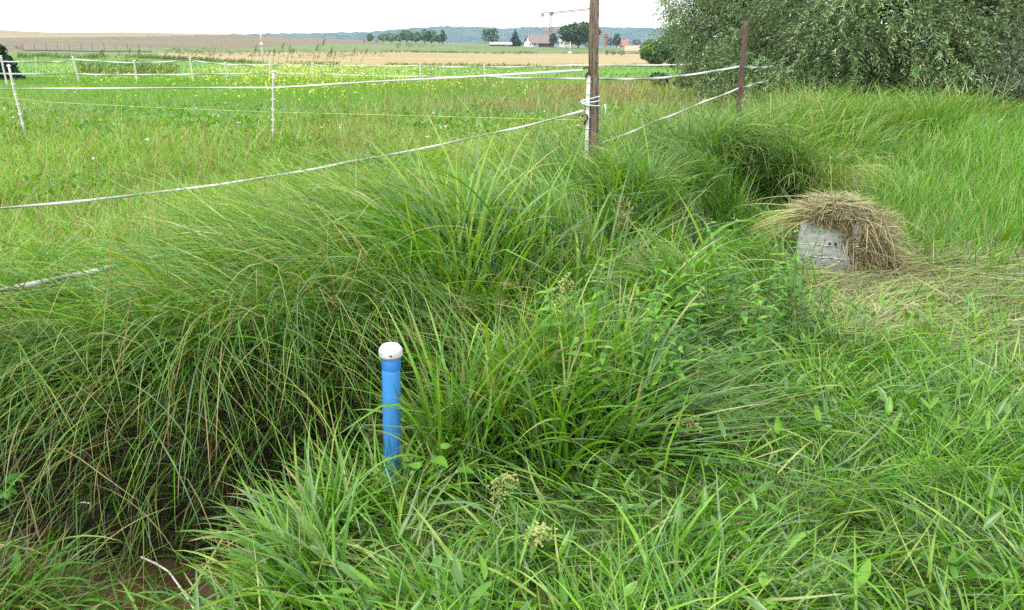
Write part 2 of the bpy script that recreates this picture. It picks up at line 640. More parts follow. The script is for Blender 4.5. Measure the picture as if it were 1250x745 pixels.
def acc_right(x, y):
    d = nearmask(x, y)
    return ((d < -.55) | (y > 8.9)) * ss(5.6, 6.6, y) * (x > .9 * (y - 6) + 1.2 - .25 * y) * (1 - .7 * ss(.2, .6, hayzone(x, y)))


x, y = scatter(.8, 11, 5.6, 14.2, 900, acc_right)
n = len(x)
pat = fbm(x, y, 1.2, 15)
col = pick([(.115, .30, .026), BRIGHT, YELG, LUSH, PALE], n, [.46, .24, .12, .12, .06], .06, .24) * (.75 + .5 * pat)[:, None]
s.blades(x, y, rng.normal(.6, 1.3, n), rng.uniform(.05, .5, n), rng.uniform(.1, .9, n), (.16 + .24 * pat) * rng.uniform(.5, 1.4, n), rng.uniform(.005, .011, n) * np.clip(y / 8, 1, 1.5),
         col, seg=4)
x, y = scatter(1.2, 9.5, 6.2, 11, 14, acc_right)
n = len(x)
s.blades(x, y, rng.uniform(0, 6.28, n), rng.uniform(.02, .5, n), rng.uniform(.1, .7, n), rng.uniform(.35, .6, n), .0035, pick([DRY, PALE, RUST], n), seg=4, fold=False)
tag(s.build('green_sward', GRASS), kind='stuff')

# ---- cut and flattened hay round the box
s = Soup()
x, y = scatter(.7, 6.4, 3.6, 6.9, 2700, lambda x, y: ss(.1, .55, hayzone(x, y)) * (np.hypot(x - BOXC[0], y - BOXC[1]) > .32))
n = len(x)
dirn = .3 + 1.6 * (vnoise(x, y, .8, 40) - .5) * 3 + rng.normal(0, .55, n)
col = pick([(.36, .32, .19), PALE, YELG, LUSH, BROWN, (.25, .28, .15)], n, [.27, .22, .11, .09, .08, .23], .06, .26) * (.75 + .4 * vnoise(x, y, .25, 41))[:, None]
s.blades(x, y, dirn, rng.normal(1.50, .10, n), rng.normal(.05, .2, n), rng.uniform(.12, .5, n), rng.uniform(.003, .007, n), col, seg=4, z=hz(x, y) + rng.uniform(.005, .07, n), fold=False, curl=.7)
# green regrowth between
x, y = scatter(.7, 6, 3.6, 6.9, 230, lambda x, y: ss(.1, .55, hayzone(x, y)) * (np.hypot(x - BOXC[0], y - BOXC[1] + .3) > .85) * ss(.35, .6, vnoise(x, y, .5, 44)))
n = len(x)
s.blades(x, y, rng.uniform(0, 6.28, n), rng.uniform(.1, .9, n), rng.uniform(.3, 1.3, n), rng.uniform(.1, .3, n), rng.uniform(.004, .008, n), pick([BRIGHT, BLUEG], n), seg=4)
# a few dead upright stalks
x, y = scatter(2.5, 5.6, 5.2, 7.2, 26, lambda x, y: (np.hypot(x - 3.9, y - 6.2) < .8) * 1.)
n = len(x)
s.blades(x, y, rng.uniform(0, 6.28, n), rng.uniform(.05, .6, n), rng.uniform(.1, .6, n), rng.uniform(.3, .65, n), .004, pick([DRY, BROWN], n), seg=4, fold=False)
tag(s.build('mown_hay_litter', STRAW), kind='stuff')

# ---- tall sedges along the ditch
s = Soup()


def tussock(s, cx, cy, r, n, L, w, pal, p=None, th=(.05, .55), bend=(.5, 1.9), phi0=None, spread=.7, seg=9, kink=.24, dry=.14, pw=1.5, zoff=0, val=.26):
    a = rng.uniform(0, 2 * PI, n)
    q = np.sqrt(rng.random(n))
    x, y = cx + r * q * np.cos(a), cy + r * q * np.sin(a)
    ph = a + rng.normal(0, spread, n) if phi0 is None else rng.normal(phi0, spread, n)
    s.blades(x, y, ph, th[0] + (th[1] - th[0]) * q * rng.uniform(.4, 1.2, n), rng.uniform(*bend, n), L * rng.uniform(.55, 1.12, n), w * np.exp(rng.normal(-.12, .34, n)),
             pick(pal, n, p, .07, val), seg=seg, kink=kink, tip=DRY, tipfrac=dry, pw=pw, z=hz(x, y) - .01 + zoff)


GR = [SEDGE, LUSH, BRIGHT, BLUEG, YELG]
TC0 = (2.55, 7.75)
# central clump: fountains all along the ditch from the pipe to the post
k = 0
while k < 58:
    u = rng.random()
    cx = -.3 + 1.9 * u
    cy = np.interp(cx, DITCH[:, 0], DITCH[:, 1]) + rng.normal(.0, .3)
    cx += rng.normal(0, .15)
    if np.hypot(cx - PIPE[0], cy - PIPE[1]) < .42 or np.hypot(cx - BOXC[0], cy - BOXC[1]) < 1.25: continue
    k += 1
    blue = rng.random() < .25 + .35 * (u > .45)
    tussock(s, cx, cy, rng.uniform(.14, .3), 150, rng.uniform(.95, 1.22) * (1 if u > .2 else .85) * (1 - .3 * (cx > .75)), .0165, GR, [.12, .16, .26, .2, .26] if blue else [.12, .2, .30, .12, .26], phi0=(PI if cx > .75 else None), spread=(.75 if cx > .75 else .7), th=(.03, .42), bend=(.5, 1.9))
# fringe towards the camera on the near bank
for k in range(26):
    u = rng.random()
    cx = -.25 + 1.6 * u
    cy = np.interp(cx, DITCH[:, 0], DITCH[:, 1]) - rng.uniform(.5, .95)
    if np.hypot(cx - PIPE[0], cy - PIPE[1] + .2) < .42 or (.05 < cx < .5 and cy < 3.9): continue
    tussock(s, cx, cy, .2, 90, rng.uniform(.45, .7), .0115, GR, [.22, .28, .26, .1, .14], th=(.1, .8), bend=(.5, 1.7), phi0=-PI / 2 + rng.normal(0, .9), spread=.8)
# lower growth between the clump, the hollow and the box
for k in range(90):
    cx, cy = rng.uniform(.9, 2.6), rng.uniform(4.7, 8.2)
    d = nearmask(np.array([cx]), np.array([cy]))[0]
    if not (-.85 < d < .5) or np.hypot(cx - BOXC[0], cy - BOXC[1]) < .62 or (cx > BOXC[0] - .35 and cy < BOXC[1] + .3): continue
    tussock(s, cx, cy, .2, 85, rng.uniform(.38, .62), .0095, GR, [.26, .32, .2, .08, .14], th=(.15, .8), bend=(.4, 1.5), phi0=PI + rng.normal(0, .5), spread=.7, seg=7)
x, y = scatter(.4, 3.4, 4.4, 9, 900, lambda x, y: (np.abs(nearmask(x, y)) < .7) * (np.hypot(x - BOXC[0], y - BOXC[1]) > .4))
n = len(x)
s.blades(x, y, rng.normal(PI, 1.2, n), rng.uniform(.1, .9, n), rng.uniform(.3, 1.3, n), rng.uniform(.15, .4, n), rng.uniform(.005, .009, n), pick(GR, n, [.28, .34, .2, .06, .12], .07, .25), seg=5)
# upright stand of parallel blades to the right of the pipe
for k in range(26):
    cx, cy = rng.uniform(-.33, .45), rng.uniform(2.85, 3.5)
    if np.hypot(cx - PIPE[0], cy - PIPE[1]) < .16 or nearmask(np.array([cx]), np.array([cy]))[0] > -.3: continue
    tussock(s, cx, cy, .13, 40, rng.uniform(.55, .78), .0125, [LUSH, BRIGHT, BLUEG, YELG, SEDGE], [.28, .27, .15, .2, .1], th=(.02, .3), bend=(.15, 1.3), spread=1.0)
# lodged blades swept to the right at the foot of the clump
for k in range(9):
    cx, cy = rng.uniform(.1, .55), rng.uniform(3.0, 3.7)
    tussock(s, cx, cy, .22, 90, rng.uniform(.6, .95), .009, [SEDGE, LUSH, BLUEG], th=(.9, 1.3), bend=(.1, .5), phi0=rng.normal(.15, .2), spread=.25)
# big broad blades standing near the pipe
x, y = rng.uniform(-.75, .6, 70), rng.uniform(2.55, 3.5, 70)
m = (np.hypot(x - PIPE[0], y - PIPE[1]) > .17) & ~((np.abs(x - PIPE[0]) < .17) & (y < PIPE[1])) & (nearmask(x, y) < -.4)
x, y = x[m], y[m]
n = len(x)
s.blades(x, y, rng.uniform(0, 6.28, n), rng.uniform(.1, .5, n), rng.uniform(.4, 2.0, n), rng.uniform(.45, .85, n), rng.uniform(.010, .016, n), pick([LUSH, BRIGHT, YELG], n), seg=12, kink=.2, tip=DRY, tipfrac=.15)
# brown seed panicles over the clump
for k in range(34):
    cx = rng.uniform(-.6, 1.0) if k > 9 else rng.uniform(-.35, .0)
    cy = np.interp(cx, DITCH[:, 0], DITCH[:, 1]) + (rng.uniform(-.5, .4) if k > 9 else rng.uniform(-.1, .5))
    zt = hz1(cx, cy) + (rng.uniform(.75, 1.05) if k > 9 else rng.uniform(.72, .9))
    m = 46
    u = rng.random(m)
    a = rng.uniform(0, 6.28)
    s.blades(cx + .12 * u * math.cos(a) + rng.normal(0, .012, m), cy + .12 * u * math.sin(a) + rng.normal(0, .012, m), rng.uniform(0, 6.28, m), rng.uniform(.2, 1.5, m), rng.uniform(.2, 1.2, m), rng.uniform(.015, .06, m), .0035,
             pick([(.34, .29, .12), (.27, .20, .10), PALE], m), seg=2, z=zt - .10 * u ** 2 + rng.normal(0, .01, m), clamp=False, fold=False)
    s.blades(np.array([cx]), np.array([cy]), a, .02, .25, (zt - hz1(cx, cy)) * 1.0, .004, (.17, .20, .07), seg=6, fold=False, clamp=False, twist=0., curl=0.)
for k in range(5):                                                     # blades at the foot of the pipe
    tussock(s, PIPE[0] + rng.uniform(-.12, .16), PIPE[1] - rng.uniform(.05, .22), .06, 16, rng.uniform(.2, .32), .010, [LUSH, BRIGHT, YELG], th=(.05, .6), bend=(.3, 1.4))
# clump beside the water left of the pipe
for k in range(22):
    cx, cy = rng.uniform(-.82, -.5), rng.uniform(1.75, 2.75)
    if nearmask(np.array([cx]), np.array([cy]))[0] > -.36 or cx < -.70 - .1 * (cy - 1.75): continue
    tussock(s, cx, cy, .10, 32, rng.uniform(.28, .44) + .1 * (cx > -.62), .0115, [LUSH, BRIGHT, BLUEG, YELG], [.35, .3, .2, .15], th=(.15, .7), bend=(.5, 1.5), phi0=PI * .9 + rng.normal(0, .8), spread=.7, seg=9)
# meadow-side bank: lodged canopy and the curtain that hangs over the water
x, y = scatter(-4.6, .3, 2.9, 5.6, 1150, lambda x, y: ss(.34, .5, nearmask(x, y)) * ss(np.where(x < -1.4, 1.15, 1.8), np.where(x < -1.4, .75, 1.0), nearmask(x, y)))
n = len(x)
pat = fbm(x, y, .6, 51)
s.blades(x, y, rng.normal(-PI * .88, .38, n) + (pat - .5) * 1.3, rng.uniform(.35, 1.1, n), rng.uniform(.5, 1.3, n), rng.uniform(.6, 1.15, n) * np.where(x < -1.4, .52, 1), rng.uniform(.004, .0105, n),
         pick(GR + [PALE], n, [.20, .16, .22, .06, .26, .10], .07, .28) * (.85 + .45 * pat)[:, None], seg=9, kink=.16, tip=DRY, tipfrac=.08)
x, y = scatter(-4.6, .1, 2.5, 4.2, 3600, lambda x, y: ss(.28, .4, nearmask(x, y)) * ss(.72, .5, nearmask(x, y)))
n = len(x)
s.blades(x, y, rng.normal(-PI / 2, .6, n), rng.uniform(.3, 1.0, n), rng.uniform(.9, 2.0, n), rng.uniform(.5, 1.15, n), rng.uniform(.003, .0078, n),
         pick([SEDGE, LUSH, BLUEG, YELG, DRY, BROWN], n, [.34, .28, .12, .16, .06, .04], .07, .25), seg=10, kink=.14, tip=DRY, tipfrac=.1, clamp=True)
x, y = scatter(-3.6, .1, 2.5, 4.2, 900, lambda x, y: ss(.14, .22, nearmask(x, y)) * ss(.46, .36, nearmask(x, y)))
n = len(x)
s.blades(x, y, rng.normal(-PI / 2, .8, n), rng.uniform(.2, 1.0, n), rng.uniform(.7, 1.8, n), rng.uniform(.25, .6, n), rng.uniform(.004, .009, n), pick([SEDGE, LUSH, BRIGHT, YELG, BROWN], n, [.3, .32, .14, .14, .1], .07, .25), seg=7, kink=.2)
# dead brown thatch hanging on the bank face
x, y = scatter(-4.6, .3, 2.6, 4.2, 900, lambda x, y: ss(.12, .3, nearmask(x, y)) * ss(.6, .42, nearmask(x, y)))
n = len(x)
s.blades(x, y, rng.normal(-PI / 2, .8, n), rng.uniform(1.2, 2.4, n), rng.uniform(.2, .9, n), rng.uniform(.2, .6, n), rng.uniform(.003, .006, n), pick([BROWN, DRY, (.10, .07, .035)], n, [.5, .15, .35]), seg=5, fold=False)
# dead heap and green on the near bank, lower left corner
x, y = scatter(-3.2, -1.1, 1.5, 2.45, 5000, lambda x, y: ss(-.3, -.4, nearmask(x, y)))
n = len(x)
m = x < -1.45
x, y = x[m], y[m]
n = len(x)
s.blades(x, y, rng.normal(.6, 1.3, n), rng.uniform(.4, 1.4, n), rng.uniform(.1, 1.1, n), rng.uniform(.15, .4, n), rng.uniform(.003, .007, n), pick([BROWN, DRY, SEDGE, LUSH, BRIGHT], n, [.32, .18, .24, .20, .06]), seg=5)
for k in range(18):
    cx, cy = rng.uniform(-2.2, -1.45), rng.uniform(1.6, 2.14)
    tussock(s, cx, cy, .1, 26, rng.uniform(.32, .6), .009, [LUSH, SEDGE, BRIGHT, DRY], [.38, .38, .12, .12], th=(.3, .9), bend=(.5, 1.4), phi0=.2 + rng.normal(0, .8), spread=.6)
# tall tussocks at the left edge
for k in range(9):
    cx, cy = rng.uniform(-2.9, -1.9), rng.uniform(3.2, 3.9)
    tussock(s, cx, cy, .18, 130, rng.uniform(.5, .75), .007, GR, [.35, .3, .15, .1, .1], th=(.1, .7), bend=(.7, 1.8), phi0=-.6 + rng.normal(0, .7), spread=.7)
# meadow-side tussocks that hide the foot of the tall post
for k in range(60):
    cx, cy = rng.uniform(-.9, 2.2), rng.uniform(5.2, 7.6)
    d = nearmask(np.array([cx]), np.array([cy]))[0]
    if not (.2 < d < 1.5) or np.hypot(cx - .75, cy - 7) < .16: continue
    tussock(s, cx, cy, .22, 120, rng.uniform(.42, .66), .0085, GR, [.2, .2, .2, .2, .2], th=(.1, .6), bend=(.5, 1.7), seg=7)
for k in range(8):
    tussock(s, rng.uniform(.25, 1.15), rng.uniform(6.35, 6.8), .16, 110, rng.uniform(.62, .82), .009, GR, [.16, .2, .22, .2, .22], th=(.05, .5), bend=(.5, 1.6), seg=8)
# reedy band in front of the willow
for k in range(80):
    cx, cy = rng.uniform(2.3, 6.6), rng.uniform(8.9, 12.2)
    if cx < .5 * (cy - 9) + 2.3 or cx > 3.6 + 1.1 * (cy - 8.9): continue
    tussock(s, cx, cy, .35, 110, rng.uniform(.5, .85), .010, [SEDGE, LUSH, BRIGHT, YELG, PALE], [.2, .2, .2, .3, .1], th=(.1, .6), bend=(.4, 1.4), seg=6)
# sedge along the ditch beyond the main clump and up to the stake
for k in range(34):
    cx, cy = rng.uniform(.2, 4.2), rng.uniform(6.6, 10.5)
    d = nearmask(np.array([cx]), np.array([cy]))[0]
    if not (.2 < d < 1.8) or np.hypot(cx - .75, cy - 7) < .35 or np.hypot(cx - TC0[0], cy - TC0[1]) < .8: continue
    tussock(s, cx, cy, .3, 150, rng.uniform(.6, .9), .0085, GR, [.2, .2, .2, .25, .15], th=(.1, .7), bend=(.5, 1.6), seg=7)
tag(s.build('tall_sedge', GRASS), kind='stuff')

# ---- the domed tussock with the dark hollow behind the box
s = Soup()
TC = np.array([2.55, 7.75])
for k in range(16):
    a = k / 16 * 2 * PI + rng.normal(0, .15)
    cx, cy = TC[0] + .55 * math.cos(a), TC[1] + .32 + .35 * math.sin(a)
    if math.sin(a) < -.35: continue
    tussock(s, cx, cy, .17, 210, rng.uniform(.85, 1.1), .0075, [SEDGE, LUSH, BLUEG, YELG, PALE], [.3, .22, .2, .18, .1], th=(.0, .5), bend=(.9, 2.2), phi0=(-PI / 2 + (cx - TC[0]) * -1.4 if k % 3 else None), spread=.75, pw=1.3)
tussock(s, TC[0] - .62, TC[1] - .35, .2, 330, .95, .007, [SEDGE, LUSH, BLUEG], th=(.4, 1.0), bend=(.4, 1.0), phi0=PI * 1.02, spread=.4)
tussock(s, TC[0] + .5, TC[1] + .1, .16, 200, 1.05, .006, [YELG, PALE, DRY], [.45, .4, .15], th=(.1, .4), bend=(1.6, 2.6), phi0=-PI / 2 + .2, spread=.35)
tag(s.build('sedge_tussock', GRASS, origin=(TC[0], TC[1], hz1(*TC))), 'domed sedge tussock with a dark hollow right behind the hay-covered box', 'tussock').location = (TC[0], TC[1], hz1(*TC))

# ---- meadow beyond the ditch
s = Soup()


def acc_m(x, y):
    d = nearmask(x, y)
    return ss(.9, 1.5, d) * (1 - ((x > .9 * (y - 6) + 1.2) & (y > 9)) * .75)


x, y = scatter(-10, 4.2, 3.6, 12.5, 1500, acc_m)
n = len(x)
pat, pat2 = fbm(x, y, 1.5, 61), vnoise(x, y, .5, 64)
rank = ss(11, 6.2, y + .55 * x)                                       # taller near the ditch
L = (.08 + .13 * pat2 + .22 * rank * pat) * rng.uniform(.6, 1.4, n)
col = pick([BRIGHT, YELG, LUSH, PALE, RUST, DRY], n, [.42, .25, .10, .11, .05, .07], .07, .22)
col *= (.85 + .55 * pat)[:, None]
s.blades(x, y, rng.uniform(0, 6.28, n), rng.uniform(.1, 1.2, n), rng.uniform(.1, 1.3, n), L * np.interp(y, [5, 9], [1, .72]), rng.uniform(.0035, .007, n) * np.clip(y / 7, 1, 1.4), col, seg=4, tip=DRY, tipfrac=.06)
x, y = scatter(-10, 4.2, 3.6, 12.5, 55, lambda x, y: acc_m(x, y) * ss(.4, .65, fbm(x, y, 1.6, 71)))
n = len(x)
s.blades(x, y, rng.uniform(0, 6.28, n), rng.uniform(.02, .4, n), rng.uniform(.1, .9, n), rng.uniform(.35, .75, n), .0045, pick([DRY, PALE, YELG, RUST], n, [.3, .3, .2, .2]), seg=5, fold=False)
# broad herb leaves among the grass
x, y = scatter(-10, 4.2, 3.6, 14, 160, lambda x, y: acc_m(x, y) * ss(.35, .6, vnoise(x, y, .7, 66)))
n = len(x)
s.blades(x, y, rng.uniform(0, 6.28, n), rng.uniform(.5, 1.3, n), rng.uniform(.1, .6, n), rng.uniform(.05, .12, n), rng.uniform(.018, .04, n), pick([BRIGHT, LUSH, (.13, .25, .06)], n, [.4, .3, .3], .06, .2), seg=4, z=hz(x, y) + rng.uniform(.03, .16, n), profile='leaf')
# mid distance
x, y = scatter(-30, 26, 11.5, 37, 210, lambda x, y: (x < .9 * (y - 6) + 1.2) * 1., fr=.78, pad=2)
n = len(x)
pat = fbm(x, y, 4, 81)
redd = ss(.35, .65, fbm(x, y, 2.5, 84)) * ss(-6, 0, x) * ss(34, 20, y)
col = pick([BRIGHT, YELG, (.13, .31, .025), LUSH], n, [.4, .12, .34, .14], .06, .14) * (.8 + .4 * pat)[:, None]
rd = rng.random(n) < redd * .55
col = np.where(rd[:, None], pick([RUST, DRY, PALE], n, [.4, .35, .25]), col)
s.blades(x, y, rng.uniform(0, 6.28, n), rng.uniform(.05, .7, n), rng.uniform(.1, .9, n), (.09 + .14 * pat) * rng.uniform(.6, 1.4, n) * (1 + .8 * rd), np.clip(.00045 * y, .006, .016) * rng.uniform(.7, 1.3, n), col, seg=3, fold=False)
x, y = scatter(-90, 90, 36.5, 111, 2.6, None, fr=.8, pad=4)
n = len(x)
s.blades(x, y, rng.uniform(0, 6.28, n), rng.uniform(.05, .7, n), rng.uniform(.1, .9, n), rng.uniform(.12, .3, n), .045, pick([(.10, .215, .03), (.09, .20, .022)], n, [.5, .5], .05, .12), seg=2, fold=False)
tag(s.build('meadow_grass', GRASS), kind='stuff')

# yellow mustard bloom in the meadow
s = Soup()
s2 = Soup()
n = 2300
px = np.concatenate([rng.normal(390, 90, int(n * .6)), rng.uniform(60, 660, n - int(n * .6))])
yy = 13 + 18 * rng.random(n) ** .75
xx = (px - 625) / F / 1.045 * yy
keep = (vnoise(xx, yy, 1.6, 91) > .42) & (px > 40) & (px < 690)
xx, yy = xx[keep], yy[keep]
n = len(xx)
hh = rng.uniform(.3, .75, n)
g = hz(xx, yy)
s.blades(xx, yy, rng.uniform(0, 6.28, n), rng.uniform(0, .2, n), rng.uniform(0, .2, n), hh, .008, pick([BRIGHT, YELG], n), seg=2, fold=False, clamp=False)
m = 4
fx = np.repeat(xx, m) + rng.normal(0, .05, n * m)
fy = np.repeat(yy, m) + rng.normal(0, .05, n * m)
fz = np.repeat(g + hh, m) + rng.normal(-.03, .05, n * m)
s.blades(fx, fy, rng.uniform(0, 6.28, n * m), rng.uniform(.4, 1.4, n * m), .2, rng.uniform(.02, .042, n * m), rng.uniform(.018, .034, n * m), mixcol((.46, .50, .15), n * m, .08, .2), seg=2, z=fz, fold=False, clamp=False, profile='leaf')
tag(s.build('yellow_meadow_flowers', PETAL), kind='stuff')

# clover and daisy heads
s = Soup()
x, y = scatter(-8, 5, 5, 16, .4, lambda x, y: ss(.8, 1.5, nearmask(x, y)))
n = len(x)
g = hz(x, y)
hh = rng.uniform(.2, .38, n)
s.blades(x, y, rng.uniform(0, 6.28, n), .1, .2, hh, .005, LUSH, seg=2, fold=False, clamp=False)
for r in range(7):
    s.blades(x + rng.normal(0, .006, n), y + rng.normal(0, .006, n), rng.uniform(0, 6.28, n), rng.uniform(.2, 1.5, n), .3, .022, .014, mixcol((.62, .55, .60), n, .05, .1), seg=2, z=g + hh - .02, fold=False, clamp=False, profile='leaf')
tag(s.build('pale_clover_flowers', PETAL), kind='stuff')

# weeds on the field margins
s = Soup()
pxs = rng.uniform(40, 860, 900)
for (lo_, hi_, D0, D1, hgt, nn_) in [(180, 860, 107, 113, 1.0, 1500), (20, 300, 104, 118, 1.3, 900), (200, 470, 150, 235, 1.2, 700), (430, 840, 222, 240, 1.3, 700), (90, 210, 38, 75, 1.2, 1300), (740, 860, 24, 34, .7, 700)]:
    p = rng.uniform(lo_, hi_, nn_)
    yy = rng.uniform(D0, D1, nn_)
    xx = (p - 625) / F / 1.05 * yy
    k = vnoise(xx, yy, D0 * .03, 95) > .45
    xx, yy = xx[k], yy[k]
    n = len(xx)
    for q in range(3):
        s.blades(xx + rng.normal(0, .2, n), yy + rng.normal(0, .2, n), rng.normal(0, .6, n), rng.uniform(.1, .6, n), rng.uniform(.2, 1.2, n), hgt * .62 * rng.uniform(.3, 1.1, n), D0 * .0007, pick([(.07, .12, .03), (.11, .17, .045), (.17, .19, .08)], n), seg=3, fold=False)
tag(s.build('field_margin_weeds', FARLEAF), kind='stuff')
#@THINGS
def dirty(m, colr=(.13, .115, .08), lo=.52, hi=.72, amt=.5, scale=16):
    nt = m.node_tree
    p = nt.nodes['Principled BSDF']
    src = p.inputs['Base Color'].links[0].from_socket
    tc = nt.nodes.new('ShaderNodeTexCoord')
    no = nt.nodes.new('ShaderNodeTexNoise')
    no.inputs['Scale'].default_value = scale
    no.inputs['Detail'].default_value = 9
    no.inputs['Roughness'].default_value = .7
    nt.links.new(tc.outputs['Object'], no.inputs['Vector'])
    mr = nt.nodes.new('ShaderNodeMapRange')
    mr.inputs[1].default_value, mr.inputs[2].default_value, mr.inputs[4].default_value = lo, hi, amt
    nt.links.new(no.outputs['Fac'], mr.inputs[0])
    mx = nt.nodes.new('ShaderNodeMix')
    mx.data_type = 'RGBA'
    nt.links.new(mr.outputs[0], mx.inputs[0])
    nt.links.new(src, mx.inputs[6])
    mx.inputs[7].default_value = (*colr, 1)
    nt.links.new(mx.outputs[2], p.inputs['Base Color'])
    return m


# ------------------------------------------------------------------ blue pipe with its white cap
PB = at(475, 582, 2.8)
PT = at(477, 433, 2.8)
r = empty('monitoring_pipe', (PB[0], PB[1], PB[2] - .45), 'blue plastic standpipe with a white cap rising from the sedge beside the ditch', 'pipe')
m_blue = mat('blue_plastic', (.030, .175, .46), .38, scale=5, col2=(.045, .215, .52), stretch=(1, 1, .5), bump=.03, bscale=120)
m_cap = mat('white_plastic', (.36, .36, .35), .5, scale=26, col2=(.46, .46, .45), bump=.15, bscale=220)
dirty(m_blue, amt=.42)
dirty(m_cap, (.22, .21, .17), .5, .75, .45, 40)
m_dark = mat('dark_plastic', (.012, .012, .013), .4)
m_dirt = mat('mud_splash', (.16, .17, .16), .8, scale=30)
dx_ = PT[0] - PB[0]
H_ = PT[2] - PB[2] + .45
lean = dx_ / H_
s = Soup()
s.tube([(lean * z, 0, z) for z in np.linspace(0, H_, 14)], .0345, 28)
s.build('tube', m_blue, r)
s = Soup()
s.lathe([(.0362, H_ - .055), (.0362, H_ - .003), (.034, H_), (.0345, H_ - .055)], lean * H_, 0, 0, 28)
s.build('coupling_sleeve', mat('blue_sleeve', (.018, .14, .43), .36), r)
s = Soup()
cz = H_ - .004
s.lathe([(.035, cz - .002), (.0435, cz), (.0445, cz + .005), (.0447, cz + .012), (.0445, cz + .022), (.0432, cz + .026), (.0405, cz + .032), (.034, cz + .040), (.0315, cz + .0425), (.0305, cz + .041), (.010, cz + .041), (.0001, cz + .041)], lean * H_, 0, 0, 36)
s.build('cap', m_cap, r)
s = Soup()
a0 = -PI / 2 + .15
s.tube([(lean * H_ + math.cos(a0) * q, math.sin(a0) * q, cz + .016) for q in (.040, .0455)], .0055, 12)
s.build('vent_hole', m_dark, r)
s = Soup()
s.tube([(lean * H_ + math.cos(a0) * .0455 + .0035 * q, math.sin(a0) * .0462, cz + .0175) for q in (-1, 1)], .0016, 8)
s.build('latch_tab', mat('grey_plastic', (.45, .45, .45), .4), r)

# ------------------------------------------------------------------ fence posts
m_wood = mat('weathered_wood', (.075, .052, .034), .85, scale=5, col2=(.30, .23, .16), stretch=(22, 22, 1.6), bump=.9, bscale=40)
m_rustp = mat('rusty_steel', (.05, .030, .024), .8, scale=18, col2=(.095, .050, .036), bump=.7, bscale=60)
m_pw = mat('post_plastic', (.36, .36, .345), .6, scale=9, col2=(.48, .48, .46))
m_pg = mat('grey_post_plastic', (.33, .33, .31), .6, scale=12, col2=(.46, .46, .43), stretch=(4, 4, .4))
m_tape = mat('white_tape', (.33, .34, .33), .7, scale=60, col2=(.45, .46, .45), stretch=(1, 1, 4))
dirty(m_tape, (.22, .23, .19), .48, .75, .55, 14)
dirty(m_pw, (.2, .2, .16), .5, .75, .5, 12)
m_yel = mat('yellow_cord', (.36, .42, .08), .5)
m_str = mat('string', (.42, .56, .68), .7)

POST = at(725, 172, 7.0)
gz = hz1(POST[0], POST[1])
ptop = at(727, -40, 7.0)
r = empty('wooden_post', (POST[0], POST[1], gz - .1), 'tall weathered brown wooden fence post rising past the top of the picture', 'fence post')
s = Soup()
hh = ptop[2] - gz + .1
zz = np.linspace(0, hh, 40)
ln = (ptop[0] - POST[0]) / hh
s.tube([(ln * z + .006 * math.sin(z * 3.1), .005 * math.sin(z * 2.3), z) for z in zz], .045 - .005 * zz / hh, 18, rough=.035)
s.build('timber', m_wood, r)
s = Soup()
for k in range(7):                                                     # drying cracks down the grain
    a = -PI / 2 + rng.uniform(-1.1, 1.1)
    z0 = rng.uniform(.3, hh - .9)
    z1 = z0 + rng.uniform(.25, .8)
    s.tube([(ln * z + .006 * math.sin(z * 3.1) + math.cos(a + .1 * math.sin(9 * z)) * (.0445 - .005 * z / hh), .005 * math.sin(z * 2.3) + math.sin(a) * (.0445 - .005 * z / hh), z) for z in np.linspace(z0, z1, 9)], .0022, 5)
s.build('crack', mat('crack_dark', (.02, .014, .01), .9), r)

# slim plastic post tied to it
SP = at(717, 150, 6.97)
stop = at(716, 93, 6.97)
r = empty('plastic_fence_post', (SP[0], SP[1], gz - .1), 'slim grey plastic post strapped to the left of the tall wooden post', 'fence post', None)
s = Soup()
hh = stop[2] - gz + .1
s.box(0, 0, hh / 2, .03, .022, hh, bev=.004)
for z in np.linspace(hh * .45, hh - .05, 7):
    s.box(0, -.013, z, .036, .006, .01, bev=.002)
s.build('shaft', m_pg, r)
INS = []
for row in (87.5, 145.5):
    q = at(715 if row < 100 else 713, row, 6.95)
    INS.append(q)
    s = Soup()
    c0 = q - np.array([SP[0], SP[1], gz - .1])
    pts = [(c0[0] + .024 * math.cos(a) + .004, c0[1] - .008, c0[2] + .026 * math.sin(a) + .012) for a in np.linspace(2.9, -1.4, 12)]
    pts += [(c0[0] + .006, c0[1] - .008, c0[2] - .03), (c0[0] + .004, c0[1] + .004, c0[2] - .045)]
    s.tube(pts, .0075, 8)
    s.box(c0[0] + .012, c0[1] + .006, c0[2] - .02, .022, .016, .02, bev=.003)
    s.build('insulator', m_dark, r)

# blue-white string that ties the two posts together
zt = at(722, 124, 6.95)
s = Soup()
for q in range(3):
    c_ = np.array([(POST[0] + SP[0]) / 2 + ln * .5 - .004, 6.99, zt[2] + (q - 1) * .022])
    pts = [c_ + np.array([.076 * math.cos(a), .064 * math.sin(a), .008 * math.sin(a + q) + .012 * (q - 1) * math.cos(a)]) for a in np.linspace(0, 2 * PI, 30)]
    s.tube(pts, .0038, 6, cap=False)
e = np.array([POST[0] + .075, 6.95, zt[2] - .02])
s.tube([e, e + (.012, -.01, -.05), e + (.004, -.008, -.10)], .004, 6)
tag(s.build('tie_string', m_str), 'pale blue string wound round the tall wooden post and the slim post', 'string')

